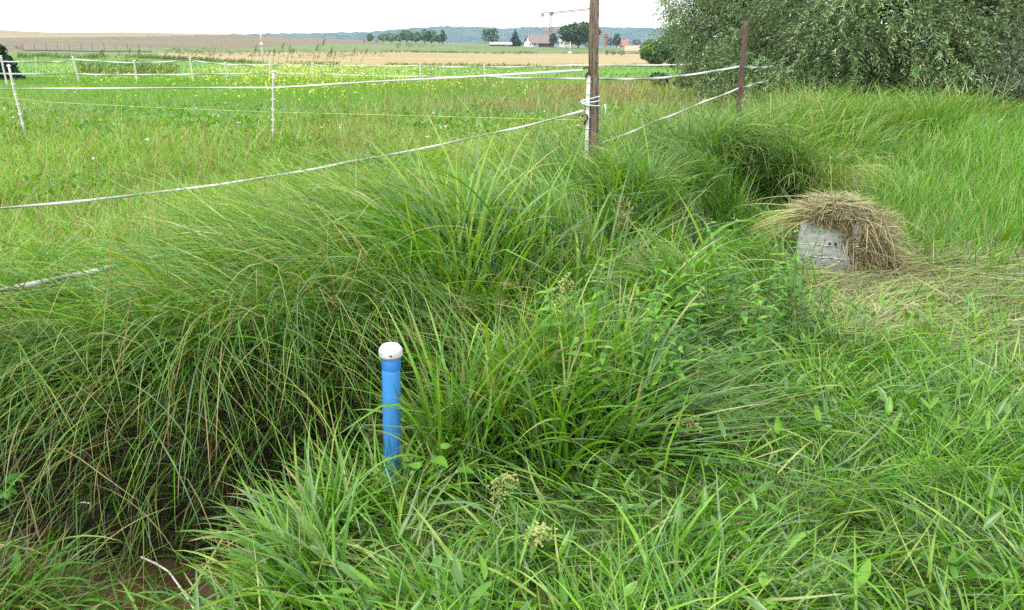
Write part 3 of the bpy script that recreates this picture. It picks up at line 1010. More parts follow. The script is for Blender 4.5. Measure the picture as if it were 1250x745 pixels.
# dark red stake
ST = at(902, 122, 9.3)
s0, s1 = at(901, 135, 9.3), at(911, 26, 9.3)
gz2 = hz1(s0[0], s0[1])
r = empty('rusty_stake', (s0[0], s0[1], gz2 - .1), 'dark rusty leaning fence stake standing in front of the willow', 'fence post')
s = Soup()
hh = s1[2] - gz2 + .1
zz = np.linspace(0, hh, 26)
lx = (s1[0] - s0[0]) / (s1[2] - s0[2])
s.tube([(lx * (z - .45), .004 * math.sin(5 * z), z) for z in zz], .036, 8, squash=.8, rough=.06)
s.build('shaft', m_rustp, r)
for row in (81, 107):
    q = at(905 if row < 100 else 903.5, row, 9.25) - np.array([s0[0], s0[1], gz2 - .1])
    s = Soup()
    s.tube([q + (0, .03, 0), q + (-.012, -.012, 0), q + (-.03, -.018, .02)], .008, 7)
    s.build('insulator', m_dark, r)


def plastic_post(p0, p1, label, group=None, wdt=.034, gap=.12, pegs=True):
    """white stake from ground point p0 to top p1, with lugs along its edge and a foot spike"""
    g = hz1(p0[0], p0[1])
    d = np.array(p1) - np.array(p0)
    d = d / d[2]
    base = np.array(p0) + d * (g - .05 - p0[2])
    r = empty('white_fence_post', base, label, 'fence post', group)
    L = p1[2] - base[2]
    s = Soup()
    z = np.linspace(0, L, 14)
    s.tube(np.outer(z, d) + np.stack([.004 * np.sin(z * 7), z * 0, z * 0], 1), wdt / 2, 8, squash=.7)
    s.build('shaft', m_pw, r)
    if pegs:
        for z in np.arange(L * .25, L - .03, gap):
            c_ = d * z
            s = Soup()
            s.box(c_[0], c_[1] - .004, c_[2], wdt * 1.1 + .008, .014, .022, bev=.003)
            s.build('tape_lug', m_pw, r)
    s = Soup()
    c_ = d * (L + .012)
    s.box(c_[0], c_[1], c_[2], wdt * 1.25, wdt * .9, .035, bev=.008)
    s.build('post_cap', m_pw, r)
    return r


NP1 = (at(333, 176, 9.8), at(334, 89, 9.8))
NP0 = (at(28, 154, 10.2), at(11, 82, 10.2))
NPm = (at(6, 92, 27), at(1, 69, 27))
plastic_post(*NP1, 'white plastic fence post standing alone in the meadow, third-way across from the left')
plastic_post(*NP0, 'white plastic fence post leaning left near the left edge of the meadow')
FAR = [(44.5, 92, 43.5, 72), (95, 95, 89, 70), (166.5, 95.5, 163.8, 75), (235.5, 95.5, 231.8, 71), (276.5, 96, 275, 77), (329.5, 93, 330, 77.5), (382.5, 98, 381, 77.5), (417.5, 98, 417, 78), (513, 102, 513, 78), (592, 103, 591, 80)]
FARPT = []
for k, (bx0, by0, tx0, ty0) in enumerate(FAR):
    Dk = 31. if k else 48.
    p0, p1 = at(bx0, by0, Dk), at(tx0, ty0, Dk)
    FARPT.append((p0, p1))
    plastic_post(p0, p1, 'small white post of the far fence beyond the yellow flowers' if k else 'faint thin post farther back than the far fence, near the dark shrub',
                 'white posts of the far fence' if k else None, wdt=.075 if k else .06, gap=.25, pegs=k > 0)
plastic_post(*NPm, 'small white post at the very left edge in front of the dark shrub', wdt=.07, gap=.25)


# ------------------------------------------------------------------ fence tapes
def tape(name, pts2, label, width=.028, n=40, sag=.0, m=m_tape, twist=.6, cat='fence tape', group=None, thick=.002):
    P = []
    for a, b in zip(pts2[:-1], pts2[1:]):
        a, b = np.array(a), np.array(b)
        u = np.linspace(0, 1, n, endpoint=False)[:, None]
        seg = a + (b - a) * u
        seg[:, 2] -= (sag * 4 * u * (1 - u))[:, 0]
        P.append(seg)
    P = np.concatenate(P + [np.array(pts2[-1])[None]])
    tw = twist * np.sin(np.linspace(0, len(P) * .21, len(P))) + .3 * np.sin(np.linspace(0, len(P) * .05, len(P)))
    s = Soup()
    s.ribbon(P, width, thick, tw)
    return tag(s.build(name, m), label, cat, group)


tape('fence_tape', [at(-160, 110, 10.6), at(18, 108.5, 10.2), at(333, 107, 9.8), INS[0] + (-.01, -.012, .012)], 'white tape from the leaning left post to the insulator on the tall wooden post', .019, sag=.0)
tape('fence_tape', [at(731, 96, 7.0), at(790, 96.5, 7.7), at(845, 91, 8.5), at(904, 81, 9.25)], 'white tape from the wooden post to the upper part of the rusty stake', .021, sag=.004)
tape('fence_tape', [at(905, 81, 9.25), at(929, 82, 11.2), at(942, 81, 13.2)], 'short white tape running from the top of the rusty stake into the willow', .019, sag=.01)
tape('fence_tape', [at(-120, 275, 4.7), at(0, 254.5, 5.0), at(250, 227.5, 5.55), at(420, 199, 6.05), at(600, 163, 6.65), at(712, 135, 6.94)], 'white tape sloping up through the middle of the meadow to the wooden post', .017, sag=.01)
tape('fence_tape', [at(-80, 372, 2.95), at(0, 355, 3.1), at(110, 332, 3.5), at(200, 312, 4.0), at(250, 302, 4.6), at(330, 290, 5.4), at(480, 262, 6.1), at(600, 240, 6.6)], 'low white tape half sunk in the tall grass at the left edge', .022, sag=.0)
tape('fence_tape', [at(736, 174, 7.0), at(800, 148, 7.8), at(860, 123.5, 8.6), at(903, 107, 9.25)], 'thin white tape rising from the grass behind the wooden post to the stake', .016, sag=.01)
tape('fence_tape', [at(904, 107, 9.25), at(923, 101.5, 11), at(938, 98, 13.2)], 'low short tape leading from the rusty stake into the willow', .022, sag=.01)
tape('yellow_fence_line', [at(-100, 111, 10.8), at(17, 120.5, 10.2), at(72, 125.5, 10.1), at(190, 131.5, 10), at(330, 137, 9.8), at(450, 140, 9.0), at(560, 143, 8.2), at(712, 147, 6.96)], 'thin yellow line strung low across the meadow below the white tape', .004, m=m_yel, cat='fence line', thick=.003)
up = [at(-60, 72, 27), at(60, 76, 29)] + [p1 - (p1 - p0) * .08 for p0, p1 in FARPT[1:]] + [at(700, 79.5, 30), at(860, 78, 27)]
tape('fence_tape', up, 'upper tape of the far white fence in front of the green field', .045, sag=.03)
lo = [at(-60, 87, 27)] + [p1 - (p1 - p0) * (.80 if k < 6 else .72) for k, (p0, p1) in enumerate(FARPT[1:])] + [at(714, 96.5, 29)]
lo = [at(-60, 89, 27), at(90, 90.3, 31), at(164, 91, 31), at(234, 90.5, 31), at(330, 89, 31), at(417, 91, 31), at(513, 93.5, 31), at(592, 94, 31), at(714, 96, 29)]
tape('fence_tape', lo, 'lower tape of the far white fence above the yellow flowers', .06, sag=.02)

# ------------------------------------------------------------------ box wrapped in film, hay on top
BZ = hz1(*BOXC)
m_box = mat('grey_block', (.11, .12, .112), .5, scale=9, col2=(.19, .20, .185), stretch=(1, 1, 1.6))
r = empty('wrapped_box', (BOXC[0], BOXC[1], BZ - .03), 'grey box wrapped in shiny clear film, half buried under dry hay', 'box', rz=-.36)
s = Soup()
s.box(0, 0, .215, .44, .42, .43, bev=.03, taper=.95)
s.build('block', m_box, r)
# crinkled film around it
film, nt, p, out = new_mat('clear_film')
p.inputs['Roughness'].default_value = .3
p.inputs['Base Color'].default_value = (.75, .78, .77, 1)
gl = nt.nodes.new('ShaderNodeBsdfTransparent')
wv = nt.nodes.new('ShaderNodeTexNoise')
wv.inputs['Scale'].default_value = 5
wv.inputs['Detail'].default_value = 7
tc = nt.nodes.new('ShaderNodeTexCoord')
mp = nt.nodes.new('ShaderNodeMapping')
mp.inputs['Scale'].default_value = (1.2, 1.2, 6)
nt.links.new(tc.outputs['Object'], mp.inputs[0])
nt.links.new(mp.outputs[0], wv.inputs['Vector'])
bp = nt.nodes.new('ShaderNodeBump')
bp.inputs['Strength'].default_value = .35
bp.inputs['Distance'].default_value = .03
nt.links.new(wv.outputs['Fac'], bp.inputs['Height'])
nt.links.new(bp.outputs[0], p.inputs['Normal'])
mxs = nt.nodes.new('ShaderNodeMixShader')
mxs.inputs[0].default_value = .24
nt.links.new(gl.outputs[0], mxs.inputs[1])
nt.links.new(p.outputs[0], mxs.inputs[2])
nt.links.new(mxs.outputs[0], out.inputs['Surface'])
s = Soup()
nu, nv = 160, 40
V = []
for j in range(nv):
    z = .02 + .40 * j / (nv - 1)
    for i in range(nu):
        a = i / nu * 2 * PI
        ca, sa = math.cos(a), math.sin(a)
        e_ = (abs(ca) ** 40 + abs(sa) ** 40) ** (-1 / 40)
        tp = 1 - .05 * z / .43
        wr = .0022 * math.sin(z * 95 + 5 * math.sin(a * 5)) + .0016 * math.sin(a * 23 + z * 40)
        V.append(((.2225 * tp + wr) * e_ * ca, (.2125 * tp + wr) * e_ * sa, z))
Q = [(j * nu + i, j * nu + (i + 1) % nu, (j + 1) * nu + (i + 1) % nu, (j + 1) * nu + i) for j in range(nv - 1) for i in range(nu)]
s.add(V, Q)
s.build('film_wrap', film, r)
for z in (.170, .262):                                                  # glossy seams of the wrapping, pale to paint in its highlight streaks
    s = Soup()
    a = np.linspace(0, 2 * PI, 161)
    e_ = (np.abs(np.cos(a)) ** 40 + np.abs(np.sin(a)) ** 40) ** (-1 / 40)
    tp = 1 - .05 * z / .43
    s.tube(np.stack([(.2245 * tp) * e_ * np.cos(a), (.2145 * tp) * e_ * np.sin(a), z + .007 * np.sin(a * 2 + z * 9) + .003 * np.sin(a * 9 + z * 50)], 1), .0015 + .0016 * np.abs(np.sin(a * 3.5 + z * 30)), 6, cap=False)
    s.build('wrap_seam_glint', mat('seam_glint_film', (.36, .38, .38), .2, scale=40, col2=(.62, .64, .64)), r)
for xx_ in (.01, .05):
    s = Soup()
    s.tube([(xx_, -.19, .272), (xx_, -.2235, .272)], .009, 10)
    s.build('vent_hole', m_dark, r)

# hay cap
HC = np.array([BOXC[0] + .05, BOXC[1] - .02])
r = empty('hay_heap', (HC[0], HC[1], BZ), 'heap of dry cut hay draped over the top and right side of the wrapped box', 'hay heap', rz=-.30)
s = Soup()
nu, nv = 44, 16


def dome(u, v):
    """u angle, v 0 top .. 1 hem; the hem hangs low on the right and stays short in front on the left"""
    ca, sa = np.cos(u), np.sin(u)
    rx, ry = .265 + .10 * (ca > 0) * ca, .25
    front = ss(.25, .95, -sa) * ss(.55, -.1, ca)
    hemz = .40 * front + (.02 + .26 * ss(.5, 1., -ca)) * (1 - front)
    th = v * PI / 2
    x = rx * np.sin(th) * ca * (1 + .10 * v * (ca > 0))
    y = ry * np.sin(th) * sa
    z = hemz + (.535 - hemz) * np.cos(th) ** .8
    return x, y, z


U, Vv = np.meshgrid(np.arange(nu) / nu * 2 * PI, np.linspace(0.001, 1, nv))
x, y, z = dome(U, Vv)
bmp = .11 * (fbm(np.cos(U) * 2, np.sin(U) * 2 + Vv, .8, 5) - .5)
s.add(np.stack([x * (1 + bmp) * .97, y * (1 + bmp) * .97, z - .015 + bmp], 2).reshape(-1, 3), [(j * nu + i, (j + 1) * nu + i, (j + 1) * nu + (i + 1) % nu, j * nu + (i + 1) % nu) for j in range(nv - 1) for i in range(nu)])
s.build('packed_hay', mat('packed_hay', (.10, .085, .04), .95, scale=40, col2=(.25, .21, .11), bump=1., bscale=120), r)
s = Soup()
n = 6500
u = rng.uniform(0, 2 * PI, n)
v = np.sqrt(rng.uniform(0, 1, n)) * 1.02
x, y, z = dome(u, v)
du_ = rng.normal(0, 1.1, n)
x2, y2, z2 = dome(u + .25 * du_, np.clip(v + .1, 0, 1.1))
phi = np.arctan2(y2 - y, x2 - x)
th = np.arctan2(np.hypot(x2 - x, y2 - y), z2 - z) + rng.normal(0, .12, n)
L = rng.uniform(.07, .26, n)
fr_ = (np.sin(u) < -.3) & (np.cos(u) < .5) & (v > .6)
L = np.where(fr_, rng.uniform(.04, .12, n), L)
fr2 = rng.random(n) < .7
phi = np.where(fr2, phi + rng.choice([-1, 1], n) * PI / 2, phi)
th = np.clip(np.where(fr2, rng.normal(1.55, .14, n), th), 1.25, 2.7)
s.blades(x, y, phi + rng.normal(0, .9, n), th - .15, rng.uniform(.0, .55, n), L, rng.uniform(.003, .0065, n), pick([(.43, .39, .24), (.38, .38, .21), (.29, .26, .16), BROWN, YELG], n, [.34, .22, .28, .11, .05], .06, .28), seg=4, z=z + rng.uniform(-.01, .03, n), clamp=False, fold=False, curl=.5)
# long wisps: left ones lean out to the ground, right ones pour down
n = 150
s.blades(rng.normal(-.20, .04, n), rng.normal(-.02, .09, n), PI + rng.normal(.25, .25, n), rng.uniform(1.35, 1.8, n), rng.uniform(.5, .9, n), rng.uniform(.25, .55, n), rng.uniform(.004, .008, n), pick([PALE, DRY, YELG], n, [.5, .35, .15]), seg=6, z=rng.normal(.39, .04, n), clamp=False, curl=.2)
n = 330
a = rng.normal(-.25, .6, n)
s.blades(.24 * np.cos(a) + rng.normal(.03, .05, n), .24 * np.sin(a) - .05 + rng.normal(0, .05, n), a + rng.normal(0, .5, n), rng.uniform(1.6, 2.4, n), rng.uniform(.2, .8, n), rng.uniform(.12, .34, n), rng.uniform(.003, .007, n), pick([(.33, .29, .17), (.30, .30, .16), BROWN, (.25, .22, .13)], n, [.3, .2, .2, .3]), seg=6, z=rng.uniform(.1, .5, n), clamp=False, curl=.4)
o = s.build('loose_strands', STRAW, r)
co_ = np.zeros(len(o.data.vertices) * 3, np.float32)
o.data.vertices.foreach_get('co', co_)
co_ = co_.reshape(-1, 3)
co_[:, 2] = np.maximum(co_[:, 2], .01 + .03 * rng.random(len(co_)))
o.data.vertices.foreach_set('co', co_.ravel())

# ------------------------------------------------------------------ white cord hanging in the water, bent dry stalks
m_cord = mat('white_cord', (.55, .55, .53), .5, scale=20, col2=(.66, .66, .64))
s = Soup()
q = [at(172, 680, 2.72), at(190, 688, 2.70), at(206, 698, 2.68), at(222, 720, 2.62), at(239, 747, 2.55), at(252, 775, 2.5)]
s.tube(q, .0042, 8)
tag(s.build('white_rope', m_cord), 'thin white rope slanting down into the dark ditch water', 'rope')


def single_blade(name, pts, wd, colr, label, cat):
    s = Soup()
    P = np.array(pts)
    u = np.linspace(0, len(P) - 1, 16)
    P = np.stack([np.interp(u, np.arange(len(P)), P[:, k]) for k in range(3)], 1)
    P[1:-1] = (P[:-2] + P[1:-1] * 2 + P[2:]) / 4
    k = np.linspace(0, 1, 16)
    s.tube(P, wd / 2 * (.35 + .65 * np.sin(PI * k ** .8)), 6, squash=.25, col=colr)
    return tag(s.build(name, STRAW), label, cat)


single_blade('dry_stalk', [at(86, 622, 2.75), at(97, 613, 2.72), at(111, 614, 2.70), at(109, 628, 2.72)], .010, (.62, .58, .48), 'bleached dry stalk bent in a hook above the dark ditch at the left', 'dry stalk')
single_blade('dry_stalk', [at(593, 664, 2.35), at(600, 640, 2.36), at(609, 611, 2.38)], .013, (.60, .52, .40), 'single bleached upright leaf in the green grass right of the blue pipe', 'dry stalk')

# ------------------------------------------------------------------ leafy weeds
m_stem = mat('weed_stem', (.09, .15, .04), .6)


def leafcard(s, o, phi, th, L, w, col, n=6, fold=.25, droop=.8):
    """one broad pointed leaf from point o"""
    t = np.linspace(0, 1, n + 1)
    ang = th + droop * t
    ds = L / n
    P = [np.array(o, float)]
    for k in range(n):
        a = (ang[k] + ang[k + 1]) / 2
        P.append(P[-1] + np.array([math.sin(a) * math.cos(phi), math.sin(a) * math.sin(phi), math.cos(a)]) * ds)
    P = np.array(P)
    sd = np.array([-math.sin(phi), math.cos(phi), 0])
    hw = (w / 2 * np.sin(PI * np.clip(t * .93 + .07, 0, 1) ** .62) ** .9 + .0006)[:, None]
    up_ = np.array([0, 0, 1.])
    V = np.stack([P - sd * hw + up_ * hw * fold, P, P + sd * hw + up_ * hw * fold], 1).reshape(-1, 3)
    Q = []
    for k in range(n):
        for j in (0, 1):
            i = k * 3 + j
            Q.append((i, i + 1, i + 4, i + 3))
    s.add(V, Q, col)


def nettle(h, flowering, label, group=None, nl=7):
    r = empty('nettle_plant', (0, 0, 0), label, 'plant', group)
    s = Soup()
    lean_ = rng.normal(0, .10, 2)
    path = lambda z: np.array([lean_[0] * z / h * z, lean_[1] * z / h * z, z])
    s.tube([path(z) for z in np.linspace(-.03, h, 9)], np.linspace(.0038, .0018, 9), 6)
    s.build('stem', m_stem, r)
    a = rng.uniform(0, PI)
    for k in range(nl):
        z = h * (.35 + .65 * (k + .5) / nl)
        a += PI / 2 + rng.normal(0, .2)
        for sgn in (0, PI):
            s = Soup()
            L = (.085 - .05 * (k / nl)) * rng.uniform(.8, 1.2)
            c_ = mixcol((.06, .165, .022) if k < nl - 2 else (.10, .24, .03), 1, .06, .15)[0]
            leafcard(s, path(z), a + sgn + rng.normal(0, .25), rng.uniform(.9, 1.5), L, L * .42, c_)
            s.build('leaf', LEAF, r)
    if flowering:
        for k in range(5):
            s = Soup()
            z = h * (.72 + .3 * k / 5)
            for q in range(6):
                ph = rng.uniform(0, 2 * PI)
                o0 = path(min(z, h))
                Lc = rng.uniform(.04, .085)
                th = rng.uniform(.3, 1.6)
                m_ = 15
                for w_ in range(m_):
                    u = w_ / m_
                    pp = o0 + np.array([math.sin(th) * math.cos(ph), math.sin(th) * math.sin(ph), math.cos(th) - .6 * u]) * Lc * u + rng.normal(0, .003, 3)
                    leafcard(s, pp, rng.uniform(0, 6.28), rng.uniform(.2, 2), .009, .008, mixcol((.32, .35, .14), 1, .05, .15)[0], n=2)
            s.build('flower_cluster', PETAL, r)
    return r


protos = [nettle(h, False, 'leafy green nettle standing among the grass right of the sedge clump', 'leafy nettles in the grass') for h in (.5, .6, .42)]
k = 0
placed = []
while k < 110:
    x_, y_ = (rng.uniform(.15, 1.9), rng.uniform(2.9, 5.4)) if k % 4 else (rng.uniform(.12, .75), rng.uniform(3.0, 3.7))
    d_ = nearmask(np.array([x_]), np.array([y_]))[0]
    if not (-1.25 < d_ < -.25) or hayzone(x_, y_) > .55: continue
    if fbm(x_, y_, .5, 77) < .38: continue
    o = protos[k] if k < 3 else copy_tree(protos[k % 3])
    o.location = (x_, y_, hz1(x_, y_))
    o.rotation_euler = (rng.normal(0, .12), rng.normal(0, .12), rng.uniform(0, 6.28))
    sc_ = rng.uniform(.8, 1.25)
    o.scale = (sc_, sc_, sc_)
    k += 1
for (px_, py_, D_, hh_, lab) in [
        (691, 335, 3.35, .75, 'tall nettle with pale seed clusters at the top of the central sedge clump'),
        (693, 440, 3.2, .55, 'nettle with pale seed clusters half-way down the sedge clump, below the tallest one'),
        (746, 432, 3.3, .5, 'nettle with thin brownish seed clusters at the right side of the sedge clump'),
        (828, 592, 2.95, .40, 'nettle with cream seed clusters in the short grass at lower centre right'),
        (621, 672, 2.5, .26, 'low nettle with cream seed clusters under the bleached upright leaf'),
        (660, 733, 2.22, .22, 'low nettle with seed clusters at the bottom edge of the grass')]:
    p = at(px_, py_, D_)
    g = hz1(p[0], p[1])
    hgt = max(.2, p[2] - g)
    o = nettle(hgt, True, lab, nl=6)
    o.location = (p[0], p[1], g)

# bindweed leaves near the pipe
r = empty('bindweed', (PB[0] + .18, 2.66, hz1(PB[0] + .18, 2.66)), 'bindweed with pointed heart-shaped leaves climbing beside the blue pipe', 'plant')
s = Soup()
b0 = np.array(r.location)
pts = [at(556, 640, 2.6) - b0, at(545, 600, 2.62) - b0, at(535, 575, 2.64) - b0, at(520, 540, 2.66) - b0]
s.tube([np.array([0, 0, 0])] + pts, .0022, 6)
s.build('stem', m_stem, r)
for (px_, py_, ph, L) in [(556, 612, -1.4, .085), (528, 562, -.6, .075), (560, 575, -.2, .065), (512, 572, 2.6, .06), (540, 548, .7, .055)]:
    s = Soup()
    leafcard(s, at(px_, py_, 2.6) - b0, ph, 1.2, L, L * .75, mixcol((.11, .25, .04), 1, .04, .1)[0], n=8, droop=1.0)
    s.build('leaf', LEAF, r)
# lobed leaves at the left edge
r = empty('buttercup_leaf_clump', (-1.72, 2.62, hz1(-1.72, 2.62)), 'clump of lobed bright green leaves at the left edge above the dead grass', 'plant')
b0 = np.array(r.location)
for (px_, py_, ph, L) in [(4, 600, -1.3, .10), (-6, 612, -.6, .09), (8, 588, .3, .08)]:
    s = Soup()
    for dph in (-.9, -.45, 0, .45, .9):
        leafcard(s, at(px_, py_, 2.55) - b0, ph + dph, 1.1, L * (1 - .25 * abs(dph)), L * .38, mixcol((.085, .22, .05), 1, .04, .1)[0], n=5)
    s.build('leaf', LEAF, r)
s = Soup()
s.tube([(0, 0, 0), at(2, 603, 2.55) - b0], .0025, 6)
s.build('stem', m_stem, r)


# ------------------------------------------------------------------ willows
m_bark = mat('bark', (.06, .05, .038), .9, scale=9, col2=(.13, .11, .085), stretch=(4, 4, .6), bump=1., bscale=25)


def twig_leaves(s, tips, dirs, L, nl, lw, ll, pal, p, droop=.7):
    """leafy twigs: each starts at a tip, bends down along its length and carries narrow leaves"""
    N = len(tips)
    t = np.linspace(.05, 1, nl)
    T_ = np.repeat(tips[:, None, :], nl, 1)
    dn = np.array([0, 0, -1.])
    Lr = (L * rng.uniform(.6, 1.3, N))[:, None, None]
    pos = T_ + dirs[:, None, :] * t[None, :, None] * Lr + dn * (t ** 2)[None, :, None] * droop * Lr + rng.normal(0, .012, (N, nl, 3))
    ax = dirs[:, None, :] + dn * (2 * t * droop)[None, :, None]
    ax = ax / np.linalg.norm(ax, axis=2)[:, :, None]
    rnd = rng.normal(0, 1, (N, nl, 3))
    rnd -= (rnd * ax).sum(2)[:, :, None] * ax
    rnd /= np.linalg.norm(rnd, axis=2)[:, :, None]
    ld = ax * .75 + rnd * .75
    ld /= np.linalg.norm(ld, axis=2)[:, :, None]
    sd = np.cross(ld, rng.normal(0, 1, (N, nl, 3)))
    sd /= np.linalg.norm(sd, axis=2)[:, :, None]
    nr = np.cross(sd, ld)
    pos, ld, sd, nr = [a.reshape(-1, 3) for a in (pos, ld, sd, nr)]
    M = len(pos)
    l = (ll * rng.uniform(.65, 1.25, M))[:, None]
    w_ = (lw * rng.uniform(.7, 1.2, M))[:, None]
    mid = pos + ld * l * .5
    V = np.stack([pos, mid - sd * w_ / 2 + nr * w_ * .12, pos + ld * l - nr * l * .12, mid + sd * w_ / 2 + nr * w_ * .12], 1)
    tone = (np.exp(rng.normal(0, .22, N)) * (.65 + .75 * vnoise(tips[:, 0] + tips[:, 2], tips[:, 1] - tips[:, 2], .7, 57)))  # twig and clump tone: light variation put into the leaf colour
    c_ = np.repeat(pick(pal, M, p, .05, .15) * np.repeat(tone, nl)[:, None], 4, 0)
    q = (np.arange(M) * 4)[:, None]
    s.add(V.reshape(-1, 3), q + np.array([0, 1, 2, 3]), c_)


WP = [(.090, .165, .055), (.15, .24, .09), (.23, .32, .14), (.37, .44, .29), (.48, .54, .40)]


def lobes_points(lobes, n, shell=.55):
    """points and outward directions on and under the skin of overlapping ellipsoids; inner points are dropped"""
    vol = np.array([(a * b + b * c + a * c) for (_, _, _, a, b, c) in lobes])
    k = rng.choice(len(lobes), n, p=vol / vol.sum())
    Lb = np.array(lobes)[k]
    d = rng.normal(0, 1, (n, 3))
    d /= np.linalg.norm(d, axis=1)[:, None]
    r_ = (1 - shell * rng.random(n) ** 1.6)[:, None]
    P = Lb[:, :3] + d * Lb[:, 3:] * r_
    nd = d / Lb[:, 3:]
    nd /= np.linalg.norm(nd, axis=1)[:, None]
    keep = np.ones(n, bool)
    for i, (a, b, c, e, f, g) in enumerate(lobes):
        q = (((P - (a, b, c)) / (e, f, g)) ** 2).sum(1)
        keep &= ~((q < .45) & (k != i))
    return P[keep], nd[keep]


def willow(base, trunks, lobes, label, ntwig, twigL=.5, nl=20, lw=.017, ll=.084, bright=1., lowlobes=(), nlow=0, thr=.47):
    r = empty('willow_tree', base, label, 'tree')
    b = np.array(base)
    for pts, r0 in trunks:
        s = Soup()
        pts = np.array(pts) - b
        s.tube(pts, np.linspace(r0, r0 * .35, len(pts)), 10, rough=.06)
        s.build('trunk', m_bark, r)
    P, nd = lobes_points(lobes, ntwig)
    if nlow:
        P2, nd2 = lobes_points(list(lowlobes), nlow, .4)
        P, nd = np.concatenate([P, P2]), np.concatenate([nd, nd2])
    g = hz(P[:, 0], P[:, 1])
    nz = .6 * vnoise(P[:, 0] + 1.7 * P[:, 2], P[:, 1] * 1.3 + P[:, 2], .55, 33) + .4 * vnoise(P[:, 0] - P[:, 2], P[:, 1] - 1.2 * P[:, 2], .95, 35)
    keep = (P[:, 2] > g + .12) & (nz > thr)
    P, nd = P[keep], nd[keep]
    dirs = nd * .8 + rng.normal(0, .45, nd.shape) + np.array([0, 0, .15])
    dirs /= np.linalg.norm(dirs, axis=1)[:, None]
    s = Soup()
    twig_leaves(s, P - b, dirs, twigL, nl, lw, ll, np.array(WP) * bright, [.30, .30, .23, .12, .05])
    s.build('crown', LEAF, r)
    # twigs that carry the leaves
    s = Soup()
    sel = rng.choice(len(P), min(len(P), 420), replace=False)
    cen = np.array([t[0][len(t[0]) // 2] for t in trunks]) - b
    for i in sel:
        p1 = P[i] - b
        c0 = cen[np.argmin(np.linalg.norm(cen - p1, axis=1))]
        if np.linalg.norm(p1 - c0) > 3.2: continue
        md = (p1 + c0) / 2 + rng.normal(0, .15, 3) + (0, 0, .15)
        s.tube([c0 + rng.normal(0, .1, 3), md, p1], [.028, .014, .005], 5, cap=False)
    s.build('branch', m_bark, r)
    return r


def gp(px_, D_, dz=0):
    x_ = (px_ - 625) / F * D_ * 1.03
    return np.array([x_, D_, hz1(x_, D_) + dz])


b = gp(1060, 15.2)
lob, low = [], []
for (px_, D_, z_, a_, b_, c_) in [(1010, 14.4, 3.4, 1.5, 1.3, 1.2), (1095, 14.4, 3.5, 1.6, 1.4, 1.3), (1190, 14.8, 3.7, 1.7, 1.5, 1.4), (935, 15.0, 3.5, 1.2, 1.2, 1.2),
                                  (1010, 15.2, 5.0, 2.2, 2, 1.8), (1130, 15.4, 5.4, 2.4, 2, 1.9), (1065, 15.4, 7.2, 2.1, 2, 1.8), (1290, 15, 3.2, 1.6, 1.4, 1.8), (1340, 15.2, 2.4, 1.4, 1.3, 1.8)]:
    q = gp(px_, D_)
    lob.append((q[0], q[1], q[2] - .6 + z_, a_, b_, c_))
for (px_, D_, z_, a_, b_, c_) in [(918, 14.4, 1.55, .65, .7, .75), (905, 14.5, .75, .6, .6, .65), (950, 13.9, .8, .65, .6, .7), (960, 14.2, 2.1, .75, .7, .8), (1000, 13.4, 1.25, .65, .6, .75),
                                  (1005, 13.6, .5, .7, .6, .55), (1045, 13.2, 1.75, .75, .7, .75), (1052, 13.1, .65, .65, .55, .65), (1100, 13.1, 1.1, .7, .6, .75), (1085, 13.4, 2.2, .8, .7, .7),
                                  (1140, 13.3, 1.75, .75, .7, .8), (1130, 13.2, .6, .7, .55, .6), (1180, 13.5, 1.2, .75, .7, .8), (1200, 13.8, 2.2, .9, .8, .8), (1228, 13.5, 1.5, .75, .7, .85), (1270, 13.8, 1.7, .9, .8, 1.1),
                                  (1310, 14, 1.2, .9, .8, 1.1), (990, 14.6, 1.2, .9, .5, 1.1), (1080, 14.5, 1.2, 1.0, .5, 1.1), (1170, 14.6, 1.2, 1.0, .5, 1.1), (1250, 14.8, 1.2, 1.0, .5, 1.1)]:
    q = gp(px_, D_)
    low.append((q[0], q[1], q[2] + z_, a_, b_, c_))
tr = []
for dx__, top_ in ((-.2, (-1.6, -.3, 4.6)), (.1, (.2, .1, 6.2)), (.45, (1.9, -.2, 4.9)), (-.1, (-.6, -.9, 3.2))):
    p0 = b + (dx__, 0, -.15)
    tr.append(([p0, p0 + np.array(top_) * .3 + (0, 0, .2), p0 + np.array(top_) * .65, p0 + np.array(top_)], .17))
willow(b, tr, lob, 'big silvery willow whose leaves hang to the ground at the right', 5000, .48, 20, lowlobes=low, nlow=17000)
b = gp(880, 18.5)
lob, low = [], []
for (px_, D_, z_, a_, b_, c_) in [(875, 18.6, 3.3, 1.0, 1.1, 1.0), (900, 18.8, 4.6, 1.6, 1.5, 1.5), (850, 18.6, 4.2, .8, 1, .9)]:
    q = gp(px_, D_)
    lob.append((q[0], q[1], q[2] + z_ - .25, a_, b_, c_))
for (px_, D_, z_, a_, b_, c_) in [(825, 17.6, 2.3, .5, .7, .7), (850, 17.4, 1.6, .6, .6, .6), (860, 17.2, 2.5, .8, .7, .7), (890, 17, 2.3, .8, .7, .7), (842, 18.0, 2.2, .7, .8, .85), (830, 18.2, 2.9, .6, .7, .7), (872, 17.6, 2.2, .8, .8, .9), (868, 17.8, 1.15, .7, .7, .75), (895, 17.4, 1.5, .8, .7, .9), (885, 17.4, .6, .7, .6, .6), (915, 17.6, 2.4, .9, .8, .9),
                                  (925, 17.5, 1.0, .9, .7, .9), (950, 17.6, 2.0, .9, .8, 1.1), (960, 17.8, .9, .9, .7, .9), (900, 18.6, 1.4, 1.0, .5, 1.2), (850, 18.7, 1.5, .5, .5, .8)]:
    q = gp(px_, D_)
    low.append((q[0], q[1], q[2] + z_ - .1, a_, b_, c_))
p0 = b + (.2, 0, -.15)
